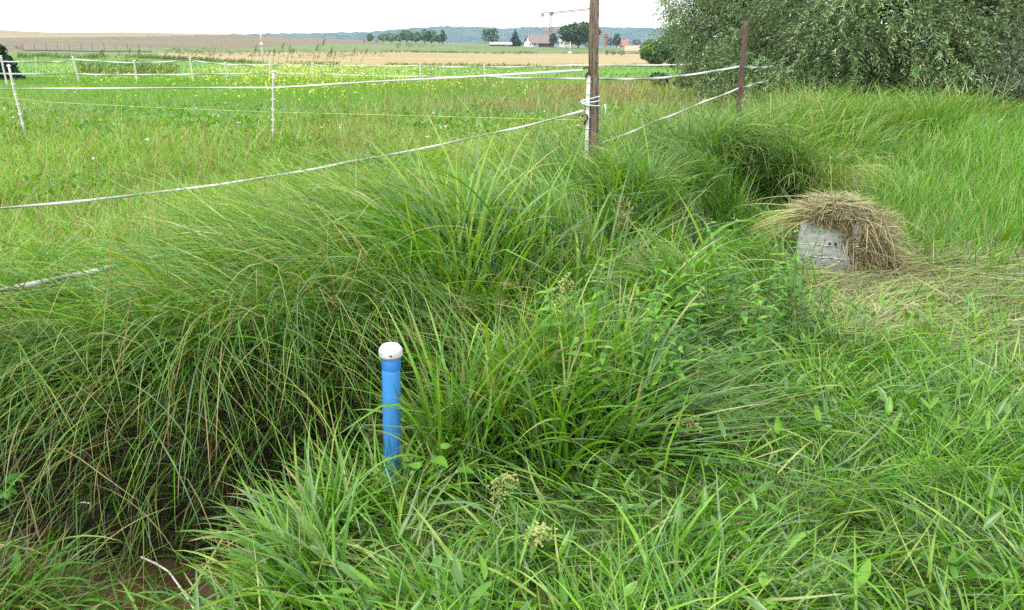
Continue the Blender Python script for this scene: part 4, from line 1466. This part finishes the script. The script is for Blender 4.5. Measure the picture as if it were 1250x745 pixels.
willow(b, [([p0, p0 + (-.1, 0, 1.2), p0 + (-.3, -.1, 2.6), p0 + (-.2, 0, 4.4)], .16), ([p0 + (.3, 0, 0), p0 + (.5, 0, 1.4), p0 + (1.1, 0, 3.2)], .12)], lob,
       'smaller dark green willow behind the rusty stake, beside the stubble field', 1600, .5, 18, bright=1., lowlobes=low, nlow=12000, thr=.40)
# grey scrub under the right end
b = gp(1225, 12.6)
lob = []
for (px_, D_, z_, a_, b_, c_) in [(1185, 12.5, .55, .5, .45, .6), (1225, 12.4, .65, .6, .5, .7), (1270, 12.6, .7, .65, .5, .75), (1240, 12.8, 1.1, .7, .5, .7)]:
    q = gp(px_, D_)
    lob.append((q[0], q[1], q[2] + z_, a_, b_, c_))
r = empty('willow_shrub', b, 'low grey-green shrub in front of the big willow at the right edge', 'shrub')
P, nd = lobes_points(lob, 1500, .8)
keep = P[:, 2] > hz(P[:, 0], P[:, 1]) + .05
P, nd = P[keep], nd[keep]
dirs = nd + rng.normal(0, .6, nd.shape)
dirs /= np.linalg.norm(dirs, axis=1)[:, None]
s = Soup()
twig_leaves(s, P - b, dirs, .3, 16, .010, .05, [(.12, .16, .09), (.2, .24, .16), (.28, .31, .24)], [.5, .3, .2], .3)
s.build('foliage', LEAF, r)
s = Soup()
for k in range(16):
    p1 = P[rng.integers(len(P))] - b
    s.tube([np.array([rng.normal(0, .25), rng.normal(0, .1), -.1]), p1 * .5 + rng.normal(0, .06, 3), p1], [.014, .009, .004], 5, cap=False)
s.build('stem', m_bark, r)
# grey dead stakes under it
for k, px_ in enumerate((1163, 1178, 1190)):
    q = gp(px_, 11.9)
    s = Soup()
    s.tube([(0, 0, -.1), (rng.normal(0, .03), 0, .35), (rng.normal(0, .08) + .03 * k, 0, .62)], [.009, .008, .005], 7)
    o = s.build('dead_stem', mat('dead_wood', (.13, .13, .10), .9, scale=20), None)
    o.location = q
    tag(o, 'thin grey dead stem standing in front of the grey-green shrub', 'stem', 'dead stems below the shrub')


# ------------------------------------------------------------------ bushes and distant trees
def leafy(name, base, h, w, label, cat, npts=1200, ls=None, colr=(.05, .085, .028), trunk=True, group=None, shape='round', skirt=.0):
    """tree or bush: trunk with limbs, crown of leaf clumps spread through uneven lobes"""
    r = empty(name, base, label, cat, group)
    ls = ls or h * .055
    lobes = []
    zb = skirt if not trunk else h * .06
    if shape == 'cone':
        for k in range(9):
            u = k / 8
            lobes.append((rng.normal(0, w * .03), rng.normal(0, w * .03), zb + (h - zb) * (.06 + .86 * u), w * .5 * (1.05 - u) + w * .05, w * .5 * (1.05 - u) + w * .05, h * .09))
    else:
        for k in range(11):
            a = rng.uniform(0, 2 * PI)
            u = rng.random()
            rr = w * .27 * math.sqrt(rng.random())
            zc_ = zb + (h - zb) * (.28 + .46 * u)
            e_ = w * rng.uniform(.17, .27) * (1.15 - .5 * abs(u - .35))
            lobes.append((rr * math.cos(a), rr * math.sin(a), zc_, e_, e_, (h - zb) * rng.uniform(.16, .25)))
        lobes.append((0, 0, zb + (h - zb) * .5, w * .3, w * .3, (h - zb) * .45))
    P, nd = lobes_points(lobes, npts, .5)
    P = P[P[:, 2] > .02 * h]
    n = len(P)
    d = rng.normal(0, 1, (n, 3))
    d /= np.linalg.norm(d, axis=1)[:, None]
    e1 = np.cross(d, rng.normal(0, 1, (n, 3)))
    e1 /= np.linalg.norm(e1, axis=1)[:, None]
    e2 = np.cross(d, e1)
    sz = (ls * rng.uniform(.6, 1.6, n))[:, None]
    V = np.stack([P - e1 * sz, P - e2 * sz * .6 + d * sz * .2, P + e1 * sz, P + e2 * sz * .6 + d * sz * .2], 1).reshape(-1, 3)
    s = Soup()
    s.add(V, (np.arange(n) * 4)[:, None] + np.arange(4), np.repeat(mixcol(colr, n, .07, .25), 4, 0))
    s.build('crown' if trunk else 'foliage', FARLEAF, r)
    s = Soup()
    if trunk:
        t0 = h * .022 + .02
        s.tube([(0, 0, -.3), (0, 0, h * .25), (rng.normal(0, .02 * w), 0, h * .6)], [t0 * 1.3, t0, t0 * .5], 7)
        for k in range(5):
            a = rng.uniform(0, 6.28)
            s.tube([(0, 0, h * rng.uniform(.2, .4)), (w * .15 * math.cos(a), w * .15 * math.sin(a), h * .5), (w * .3 * math.cos(a), w * .3 * math.sin(a), h * .65)], [t0 * .6, t0 * .4, t0 * .2], 5)
        s.build('trunk', m_bark, r)
    else:
        for k in range(7):
            a = rng.uniform(0, 6.28)
            s.tube([(.05 * w * math.cos(a), .05 * w * math.sin(a), -.1), (w * .18 * math.cos(a), w * .18 * math.sin(a), h * .4), (w * .3 * math.cos(a), w * .3 * math.sin(a), h * .7)], [h * .015, h * .01, h * .005], 5)
        s.build('stem', m_bark, r)
    return r


def dist_tree(name, px_, row, hpx, wpx, label, cat='tree', D_=None, **kw):
    if D_ is None:
        p = ground_at(px_, row)
    else:
        x_ = (px_ - 625) / F / 1.05 * D_
        p = np.array([x_, D_, hz1(x_, D_)])
        rowg = far_row(np.array([float(px_)]), np.array([float(D_)]))[0]
        hpx = hpx + (rowg - row)
    k = p[1] / 1.05 / F
    return leafy(name, p, hpx * k * 1.15, wpx * k * 1.4, label, cat, **kw)


G1, G2, G3 = (.045, .08, .022), (.07, .115, .032), (.035, .065, .028)
gl_ = 'trees along the field skyline'
for (px_, row, hp, wp) in [(452, 50, 8, 8), (468, 50, 8, 14), (478, 50.5, 9, 15), (489, 50.5, 9, 13), (497, 50.8, 12, 13), (508, 51, 10, 12), (519, 51, 13, 14), (527, 51.3, 12, 14), (537, 51.5, 8, 10)]:
    dist_tree('skyline_tree', px_, row, hp, wp, 'green tree in the group on the skyline in front of the blue hills', D_=470, group=gl_, colr=G2, npts=900)
dist_tree('field_tree', 541, 51.5, 13, 7, 'slim dark tree standing by itself just right of the skyline group', D_=450, colr=G3, npts=500)
dist_tree('field_tree', 599, 54, 16, 17, 'rounded tree left of the low grey-roofed shed', D_=440, colr=G1, npts=900)
dist_tree('conifer', 629, 55.5, 15, 11, 'dark pointed conifer between the shed and the white-gabled farmhouse', D_=436, colr=(.02, .045, .03), npts=800, shape='cone')
dist_tree('conifer', 674, 57, 14, 9, 'dark tree at the right end of the grey farmhouse roof', D_=420, colr=(.022, .05, .028), npts=700)
dist_tree('round_tree', 706, 62, 31, 40, 'large round dark green tree beside the tall crane and the wooden post', D_=400, colr=G1, npts=4200)
dist_tree('round_tree', 718, 63, 12, 14, 'smaller dense tree at the right foot of the large round tree', D_=380, colr=G3, npts=900)
dist_tree('field_tree', 745, 58, 10, 10, 'dark tree right of the wooden post, left of the red-roofed house', D_=450, colr=G3, npts=500)
dist_tree('field_tree', 752.5, 58, 15, 9, 'taller narrow tree touching the red-roofed house', D_=450, colr=G3, npts=600)
dist_tree('field_tree', 777, 58, 9, 12, 'round dark tree right of the red-roofed house', D_=450, colr=G3, npts=500)
dist_tree('field_tree', 790, 58, 8, 9, 'small dark tree nearest to the big bushes at the right of the farm', D_=450, colr=G3, npts=500)
for px_, w_, lab in ((741, 5, 'leftmost of the three clipped round bushes at the edge of the stubble'), (748.5, 7, 'middle one of the three clipped round bushes, between two others'), (759, 8, 'rightmost and widest of the three clipped round bushes')):
    dist_tree('round_bush', px_, 68, 5.5, w_, lab, 'bush', D_=205, trunk=False, colr=(.03, .055, .022), npts=500)
dist_tree('bush', 797, 72, 21, 30, 'light green bush at the end of the stubble field, left of the dark one', 'bush', D_=112, trunk=False, colr=(.11, .18, .05), npts=3600, ls=.19)
dist_tree('bush', 822, 72, 36, 36, 'tall dark bush between the light green bush and the willow', 'bush', D_=105, trunk=False, colr=(.07, .12, .045), npts=5000, ls=.2)
dist_tree('dark_shrub', -7, 98, 48, 34, 'dark green conifer shrub cut by the left edge behind the fence', 'shrub', D_=34, trunk=False, colr=(.018, .05, .022), npts=5000, ls=.09, shape='cone')
dist_tree('field_bush', 24, 60.5, 5, 10, 'low dark bush at the left end of the distant rail fence', 'bush', D_=190, trunk=False, colr=(.025, .035, .025), npts=300)
for px_, row, w_, h_ in ((486, 59, 6, 6), (500, 58, 9, 6), (514, 58.5, 12, 4), (530, 58.5, 12, 3), (460, 53, 3, 4), (445, 52.5, 3, 4), (570, 60, 8, 2.4)):
    dist_tree('field_bush', px_, row, h_, w_, 'small bush on the slope below the skyline trees', 'bush', trunk=False, colr=G1, npts=250, group='small bushes on the far slope')
for px_, D_, w_, h_, lab in ((805, 24, 34, 18, 'low dark bush on the meadow edge under the white tape, nearest to the wooden post'), (838, 23, 30, 26, 'scrubby dark bush under the white tape next to the willow')):
    x_ = (px_ - 625) / F / 1.04 * D_
    k = D_ / 1.04 / F
    leafy('scrub_bush', (x_, D_, hz1(x_, D_)), h_ * k * 1.3, w_ * k, lab, 'bush', trunk=False, colr=(.05, .09, .03), npts=1100, ls=.035)


# ------------------------------------------------------------------ reeds in front of the far field
def reed(label, group):
    r = empty('reed_stalk', (0, 0, 0), label, 'reed', group)
    s = Soup()
    P = [np.array([.35 * (z / 1.6) ** 2, 0, z]) for z in np.linspace(-.1, 1.6, 9)]
    s.tube(P, np.linspace(.012, .006, 9), 6)
    s.build('stalk', mat('reed_stalk', (.14, .15, .06), .7), r)
    s = Soup()
    n = 44
    u = rng.random(n)
    s.blades(P[-1][0] - .05 + .06 * u, rng.normal(0, .012, n), rng.normal(.2, .5, n), rng.uniform(.3, .9, n), rng.uniform(.5, 1.4, n), rng.uniform(.12, .26, n), .012, pick([(.13, .09, .06), (.17, .13, .08)], n), seg=3, z=1.35 + .27 * u, clamp=False, fold=False)
    s.build('plume', STRAW, r)
    for k in range(5):
        s = Soup()
        z = .25 + .22 * k
        s.blades(np.array([.35 * (z / 1.6) ** 2]), np.array([0.]), rng.uniform(-1, 1, 1), .5, 1.2, .5, .028, np.array([(.09, .14, .045)]), seg=5, z=np.array([z]), clamp=False)
        s.build('leaf', GRASS, r)
    return r


rd = reed('brown-plumed reed leaning right behind the far white fence', 'reeds behind the far fence')
first = True
for px_ in (303, 322, 331, 335, 343, 347, 352, 378, 381, 386, 393, 399, 403, 425, 432, 148, 160, 134, 127, 112):
    D_ = rng.uniform(34, 40)
    x_ = (px_ - 625) / F / 1.05 * D_
    o = rd if first else copy_tree(rd)
    first = False
    o.location = (x_, D_, hz1(x_, D_))
    o.rotation_euler = (0, rng.normal(.05, .1), rng.normal(0, .5))
    k = rng.uniform(.7, 1.05) * (.85 if px_ < 200 else 1)
    o.scale = (k, k, k)

# ------------------------------------------------------------------ distant farm
m_white = mat('white_render', (.48, .475, .45), .8, scale=.6, col2=(.58, .57, .55))
m_roof = mat('old_tiles', (.115, .085, .075), .8, scale=.9, col2=(.19, .15, .135), stretch=(1, 3, 3))
m_red = mat('red_tiles', (.24, .085, .05), .8, scale=1., col2=(.32, .13, .075))
m_grey = mat('grey_sheet', (.20, .19, .19), .7, scale=.6, col2=(.27, .26, .26))
m_barn = mat('barn_boards', (.055, .036, .03), .85, scale=2, col2=(.09, .06, .05), stretch=(6, 6, .5))
m_glass = mat('window_glass', (.03, .035, .04), .1)


def house(name, base, yaw, ln_, wd, wh, rh, mw_, mr, label, cat='house', over=.5, windows=(), board=None, chimney=False):
    """gabled building: its ridge runs along local x, origin at the middle of the floor"""
    r = empty(name, base, label, cat, None, yaw)
    s = Soup()
    hl, hw = ln_ / 2, wd / 2
    V = [(-hl, -hw, -.6), (hl, -hw, -.6), (hl, hw, -.6), (-hl, hw, -.6), (-hl, -hw, wh), (hl, -hw, wh), (hl, hw, wh), (-hl, hw, wh), (-hl, 0, wh + rh), (hl, 0, wh + rh)]
    s.add(V, [(0, 1, 5, 4), (2, 3, 7, 6), (3, 2, 1, 0)], None, None)
    s.add(V, [(1, 2, 6, 5), (3, 0, 4, 7)], None, [(5, 6, 9), (7, 4, 8)])
    s.build('wall', mw_, r, smooth=False)
    s = Soup()
    for sg in (-1, 1):
        e = hw + over
        ze = wh - rh * over / hw
        t = .22
        V = []
        for x_ in (-hl - over, hl + over):
            V += [(x_, 0, wh + rh + .05), (x_, sg * e, ze + .05), (x_, sg * e, ze + .05 + t), (x_, 0, wh + rh + .05 + t)]
        s.add(V, [(0, 1, 2, 3), (7, 6, 5, 4), (0, 4, 5, 1), (1, 5, 6, 2), (2, 6, 7, 3)])
    rf = s.build('roof', mr, r, smooth=False)
    if chimney:
        s = Soup()
        s.box(hl * .3, .6, wh + rh + .3, .8, .8, 1.8, bev=.05)
        s.build('chimney', m_red, rf, smooth=False)
    for (face, u, z_, w_, h_) in windows:
        s, s2_ = Soup(), Soup()
        if face == 'front':
            s.box(u, -hw - .03, z_, w_ + .3, .10, h_ + .3)
            s2_.box(u, -hw - .075, z_, w_, .06, h_)
        else:
            s.box(-hl - .03, u, z_, .10, w_ + .3, h_ + .3)
            s2_.box(-hl - .075, u, z_, .06, w_, h_)
        f = s.build('window', m_white, r, smooth=False)
        s2_.build('pane', m_glass, f, smooth=False)
    if board:
        u0, u1, z1 = board
        s = Soup()
        s.box((u0 + u1) / 2, -hw - .06, z1 / 2 - .2, u1 - u0, .12, z1 + .4)
        s.build('board_cladding', m_barn, r, smooth=False)
    return r


def far_pt(px_, D_):
    x_ = (px_ - 625) / F / 1.05 * D_
    return np.array([x_, D_, hz1(x_, D_)])


kk = 430 / 1.05 / F
house('farmhouse', far_pt(657.5, 430), math.radians(28), 30 * kk, 20 * kk, 4.6 * kk, 8.5 * kk, m_white, m_roof, 'farmhouse with white gable and big brown-grey roof below the tall crane', windows=[('gable', -1.6, 3.4, 1., 1.1), ('gable', 1.6, 3.4, 1., 1.1), ('gable', 0, 5.6, .9, 1.), ('gable', -2.6, 1.2, 1., 1.2), ('front', -4.6, 1.2, 1., 1.1)], board=(-2.5, 6.6, 2.0), chimney=False)
house('shed', far_pt(611, 432), math.radians(6), 26 * kk, 9 * kk, 2.0 * kk, 2.3 * kk, m_barn, m_grey, 'low long shed with a grey roof left of the farmhouse', 'shed', windows=[('front', 3.2, .5, 1.2, .5)])
house('white_house', far_pt(687, 425), math.radians(62), 16 * kk, 11 * kk, 6.0 * kk, 8 * kk, m_white, m_grey, 'white gabled house half hidden behind the large round tree', windows=[('gable', -1, 2.2, .9, 1.1), ('gable', 1.1, 2.2, .9, 1.1), ('front', 0, 2., .9, 1.1)])
house('red_roofed_house', far_pt(760, 455), math.radians(8), 11 * kk, 10 * kk, 3.5 * kk, 6. * kk, m_white, m_red, 'small house with a red tiled roof right of the wooden post', windows=[('front', -1.2, 1.4, .8, .9), ('front', 1.2, 1.4, .8, .9)], chimney=True)
q = far_pt(772, 330)
r = empty('garden_wall', q, 'pinkish plastered wall in front of the red-roofed house', 'wall')
s = Soup()
s.box(0, 0, .9, 6.2, .35, 2.3, bev=.03)
s.build('wall_body', mat('pink_render', (.52, .36, .27), .85, scale=1, col2=(.6, .44, .34)), r, smooth=False)
s = Soup()
s.box(0, 0, 2.1, 6.5, .5, .12, bev=.02)
s.build('coping', m_red, r, smooth=False)

q = far_pt(696, 240)
r = empty('white_pole', q, 'short white pole on a pale base at the edge of the green strip', 'pole')
s = Soup()
s.tube([(0, 0, 0), (0, 0, 3.2)], [.14, .10], 8)
s.build('shaft', m_pw, r)
s = Soup()
s.lathe([(.45, 0), (.5, .1), (.5, .3), (.2, .45), (.0, .46)], 0, 0, 0, 12)
s.build('base_block', m_white, r)


# ------------------------------------------------------------------ cranes
def lattice(s, a, b, wd, bay, br):
    a, b = np.array(a, float), np.array(b, float)
    d = (b - a)
    L = np.linalg.norm(d)
    d /= L
    ref = np.array([0, 1., 0])
    u = np.cross(d, ref)
    u /= np.linalg.norm(u)
    v = np.cross(d, u)
    cor = [(u * i + v * j) * wd / 2 for i, j in ((-1, -1), (1, -1), (1, 1), (-1, 1))]
    n = max(2, int(L / bay))
    for c_ in cor:
        s.bar(a + c_, b + c_, br)
    for k in range(n):
        p, q = a + d * L * k / n, a + d * L * (k + 1) / n
        for i in range(4):
            j = (i + 1) % 4
            s.bar(p + cor[i], q + cor[j], br * .7)
            s.bar(p + cor[i], p + cor[j], br * .7)


def crane(px_, D_, top_row, jib_row_end, jib_px, back_px, label, m_mast, m_jib, yaw=0.):
    p = far_pt(px_, D_)
    k = D_ / 1.05 / F
    r = empty('tower_crane', p, label, 'crane')
    zt_ = at(px_, top_row, D_)[2] - p[2]
    s = Soup()
    lattice(s, (0, 0, 0), (0, 0, zt_), 1.5, 2.4, .34)
    s.build('mast', m_mast, r, smooth=False)
    s = Soup()
    e = at(jib_px, jib_row_end, D_) - p
    lattice(s, (.6, 0, zt_ + .6), (e[0], 0, e[2]), 1.0, 1.8, .27)
    s.build('jib', m_jib, r, smooth=False)
    s = Soup()
    bx_ = (back_px - px_) * k
    lattice(s, (-.6, 0, zt_ + .6), (bx_, 0, zt_ + .3), 1.0, 1.6, .24)
    s.build('counter_jib', m_jib, r, smooth=False)
    s = Soup()
    s.box(bx_ * .85, 0, zt_ - .5, 2.2, 1.3, 2.0, bev=.1)
    s.build('counterweight', mat('concrete_block', (.30, .16, .14), .8), r, smooth=False)
    s = Soup()
    s.box(.3, -.5, zt_ + .4, 1.9, 1.6, 2.0, bev=.15)
    s.build('cab', mat('cab_dark', (.10, .09, .09), .5), r, smooth=False)
    return r


m_cr = mat('crane_red', (.15, .035, .03), .6, col2=(.18, .055, .05), scale=.2)
m_cp = mat('crane_pale', (.20, .085, .075), .6)
m_co = mat('crane_orange', (.33, .17, .10), .6)
crane(672, 500, 17.5, 11.0, 722, 660, 'tall red tower crane rising above the farmhouse into the white sky', m_cp, m_cr)
crane(697, 520, 39.0, 39.2, 662, 704, 'lower orange crane with a level jib behind the large round tree', m_co, m_co)
crane(738.5, 470, 44.5, 43.5, 728, 742, 'short orange crane just right of the wooden post', m_co, m_co)

# sign post in the fields and the rail fence
q = far_pt(319.5, 108)
k = 108 / 1.05 / F
r = empty('marker_post', q, 'slender pole with a red cone and a white plate in the fields', 'marker post')
rowg = far_row(np.array([319.5]), np.array([108.]))[0]
h_ = (rowg - 41) * k
s = Soup()
s.tube([(0, 0, -.2), (0, 0, h_)], [.08, .05], 8)
s.build('pole', mat('galvanised', (.42, .43, .44), .5), r)
s = Soup()
s.lathe([(.20, h_ - 8.5 * k), (.19, h_ - 8.2 * k), (.04, h_ - 4.2 * k), (.0, h_ - 4 * k)], 0, 0, 0, 14)
s.build('red_cone', mat('faded_red', (.48, .13, .09), .6), r)
s = Soup()
s.box(0, -.02, h_ - 13.5 * k, .38, .25, 4.2 * k, bev=.03)
s.build('white_plate', m_pw, r)

DR = 172
pl = [far_pt(px_, DR) for px_ in np.linspace(28, 184, 12)]
r = empty('rail_fence', pl[0], 'long dark rail fence on the distant slope at the left', 'fence')
b0 = pl[0]
m_rail = mat('dark_rail', (.075, .068, .06), .8)
m_railp = mat('pale_rail', (.30, .25, .23), .8)
s = Soup()
s.tube([p - b0 + (0, 0, .12) for p in pl], .13, 6)
s.build('rail', m_rail, r)
for hgt in (.75, 1.25):
    s = Soup()
    s.tube([p - b0 + (0, 0, hgt) for p in pl[:10]], .045, 5)
    s.build('rail', m_railp, r)
for k, p in enumerate(pl):
    s = Soup()
    c_ = p - b0
    s.box(c_[0], c_[1], c_[2] + .75, .09, .09, 1.6, bev=.02)
    s.build('post', m_rail, r, smooth=False)
#@LIGHT
# ------------------------------------------------------------------ camera, light, air
cam = bpy.data.cameras.new('camera')
cam.sensor_width = 36
cam.lens = 36 * F / 1250
cam.clip_start = .05
cam.clip_end = 12000
co = bpy.data.objects.new('camera', cam)
C.objects.link(co)
co.location = (0, 0, EYE)
co.rotation_euler = (PI / 2 - PITCH, 0, 0)
sc = bpy.context.scene
sc.camera = co

w = bpy.data.worlds.new('World')
sc.world = w
w.use_nodes = True
nt = w.node_tree
bg = nt.nodes['Background']
sky = nt.nodes.new('ShaderNodeTexSky')
sky.sky_type = 'NISHITA'
sky.sun_disc = False
SUN_EL, SUN_AZ = math.radians(58), math.radians(215)     # azimuth from north (+Y), clockwise: behind the camera to the left
sky.sun_elevation = SUN_EL
sky.sun_rotation = SUN_AZ
tc = nt.nodes.new('ShaderNodeTexCoord')
no = nt.nodes.new('ShaderNodeTexNoise')
no.inputs['Scale'].default_value = 2.2
no.inputs['Detail'].default_value = 5
nt.links.new(tc.outputs['Generated'], no.inputs['Vector'])
rp = nt.nodes.new('ShaderNodeValToRGB')
rp.color_ramp.elements[0].position = .3
rp.color_ramp.elements[0].color = (8.4, 8.2, 8.0, 1)
rp.color_ramp.elements[1].position = .7
rp.color_ramp.elements[1].color = (11, 10.8, 10.5, 1)
nt.links.new(no.outputs['Fac'], rp.inputs[0])
mx = nt.nodes.new('ShaderNodeMix')
mx.data_type = 'RGBA'
mx.inputs[0].default_value = .86
nt.links.new(sky.outputs[0], mx.inputs[6])
nt.links.new(rp.outputs[0], mx.inputs[7])
nt.links.new(mx.outputs[2], bg.inputs['Color'])
bg.inputs['Strength'].default_value = .115

sl = bpy.data.lights.new('sun', 'SUN')
sl.energy = 1.5
sl.angle = math.radians(12)
sl.color = (1, .965, .91)
so = bpy.data.objects.new('sun', sl)
C.objects.link(so)
so.rotation_euler = (PI / 2 - SUN_EL, 0, PI - SUN_AZ)

# the air
hb = Soup()
hb.box(0, 1900, 60, 7600, 4400, 200)
hz_m, nt, p, out = new_mat('haze_air')
nt.nodes.remove(p)
pv = nt.nodes.new('ShaderNodeVolumePrincipled')
pv.inputs['Color'].default_value = (.50, .74, 1., 1)
pv.inputs['Density'].default_value = .00012
pv.inputs['Anisotropy'].default_value = 0.
nt.links.new(pv.outputs[0], out.inputs['Volume'])
tag(hb.build('haze', hz_m, smooth=False), kind='stuff')

sc.render.engine = 'CYCLES'
cy = sc.cycles
cy.max_bounces = 7
cy.diffuse_bounces = 3
cy.glossy_bounces = 2
cy.transmission_bounces = 4
cy.transparent_max_bounces = 8
cy.volume_bounces = 0
cy.use_denoising = False
cy.denoiser = 'OPENIMAGEDENOISE'
cy.denoising_prefilter = 'ACCURATE'
cy.sample_clamp_indirect = 8
cy.caustics_reflective = False
cy.caustics_refractive = False
sc.view_settings.view_transform = 'Standard'
sc.view_settings.look = 'None'
sc.view_settings.gamma = 1
sc.view_settings.use_curve_mapping = False
sc.view_settings.exposure = 1.48
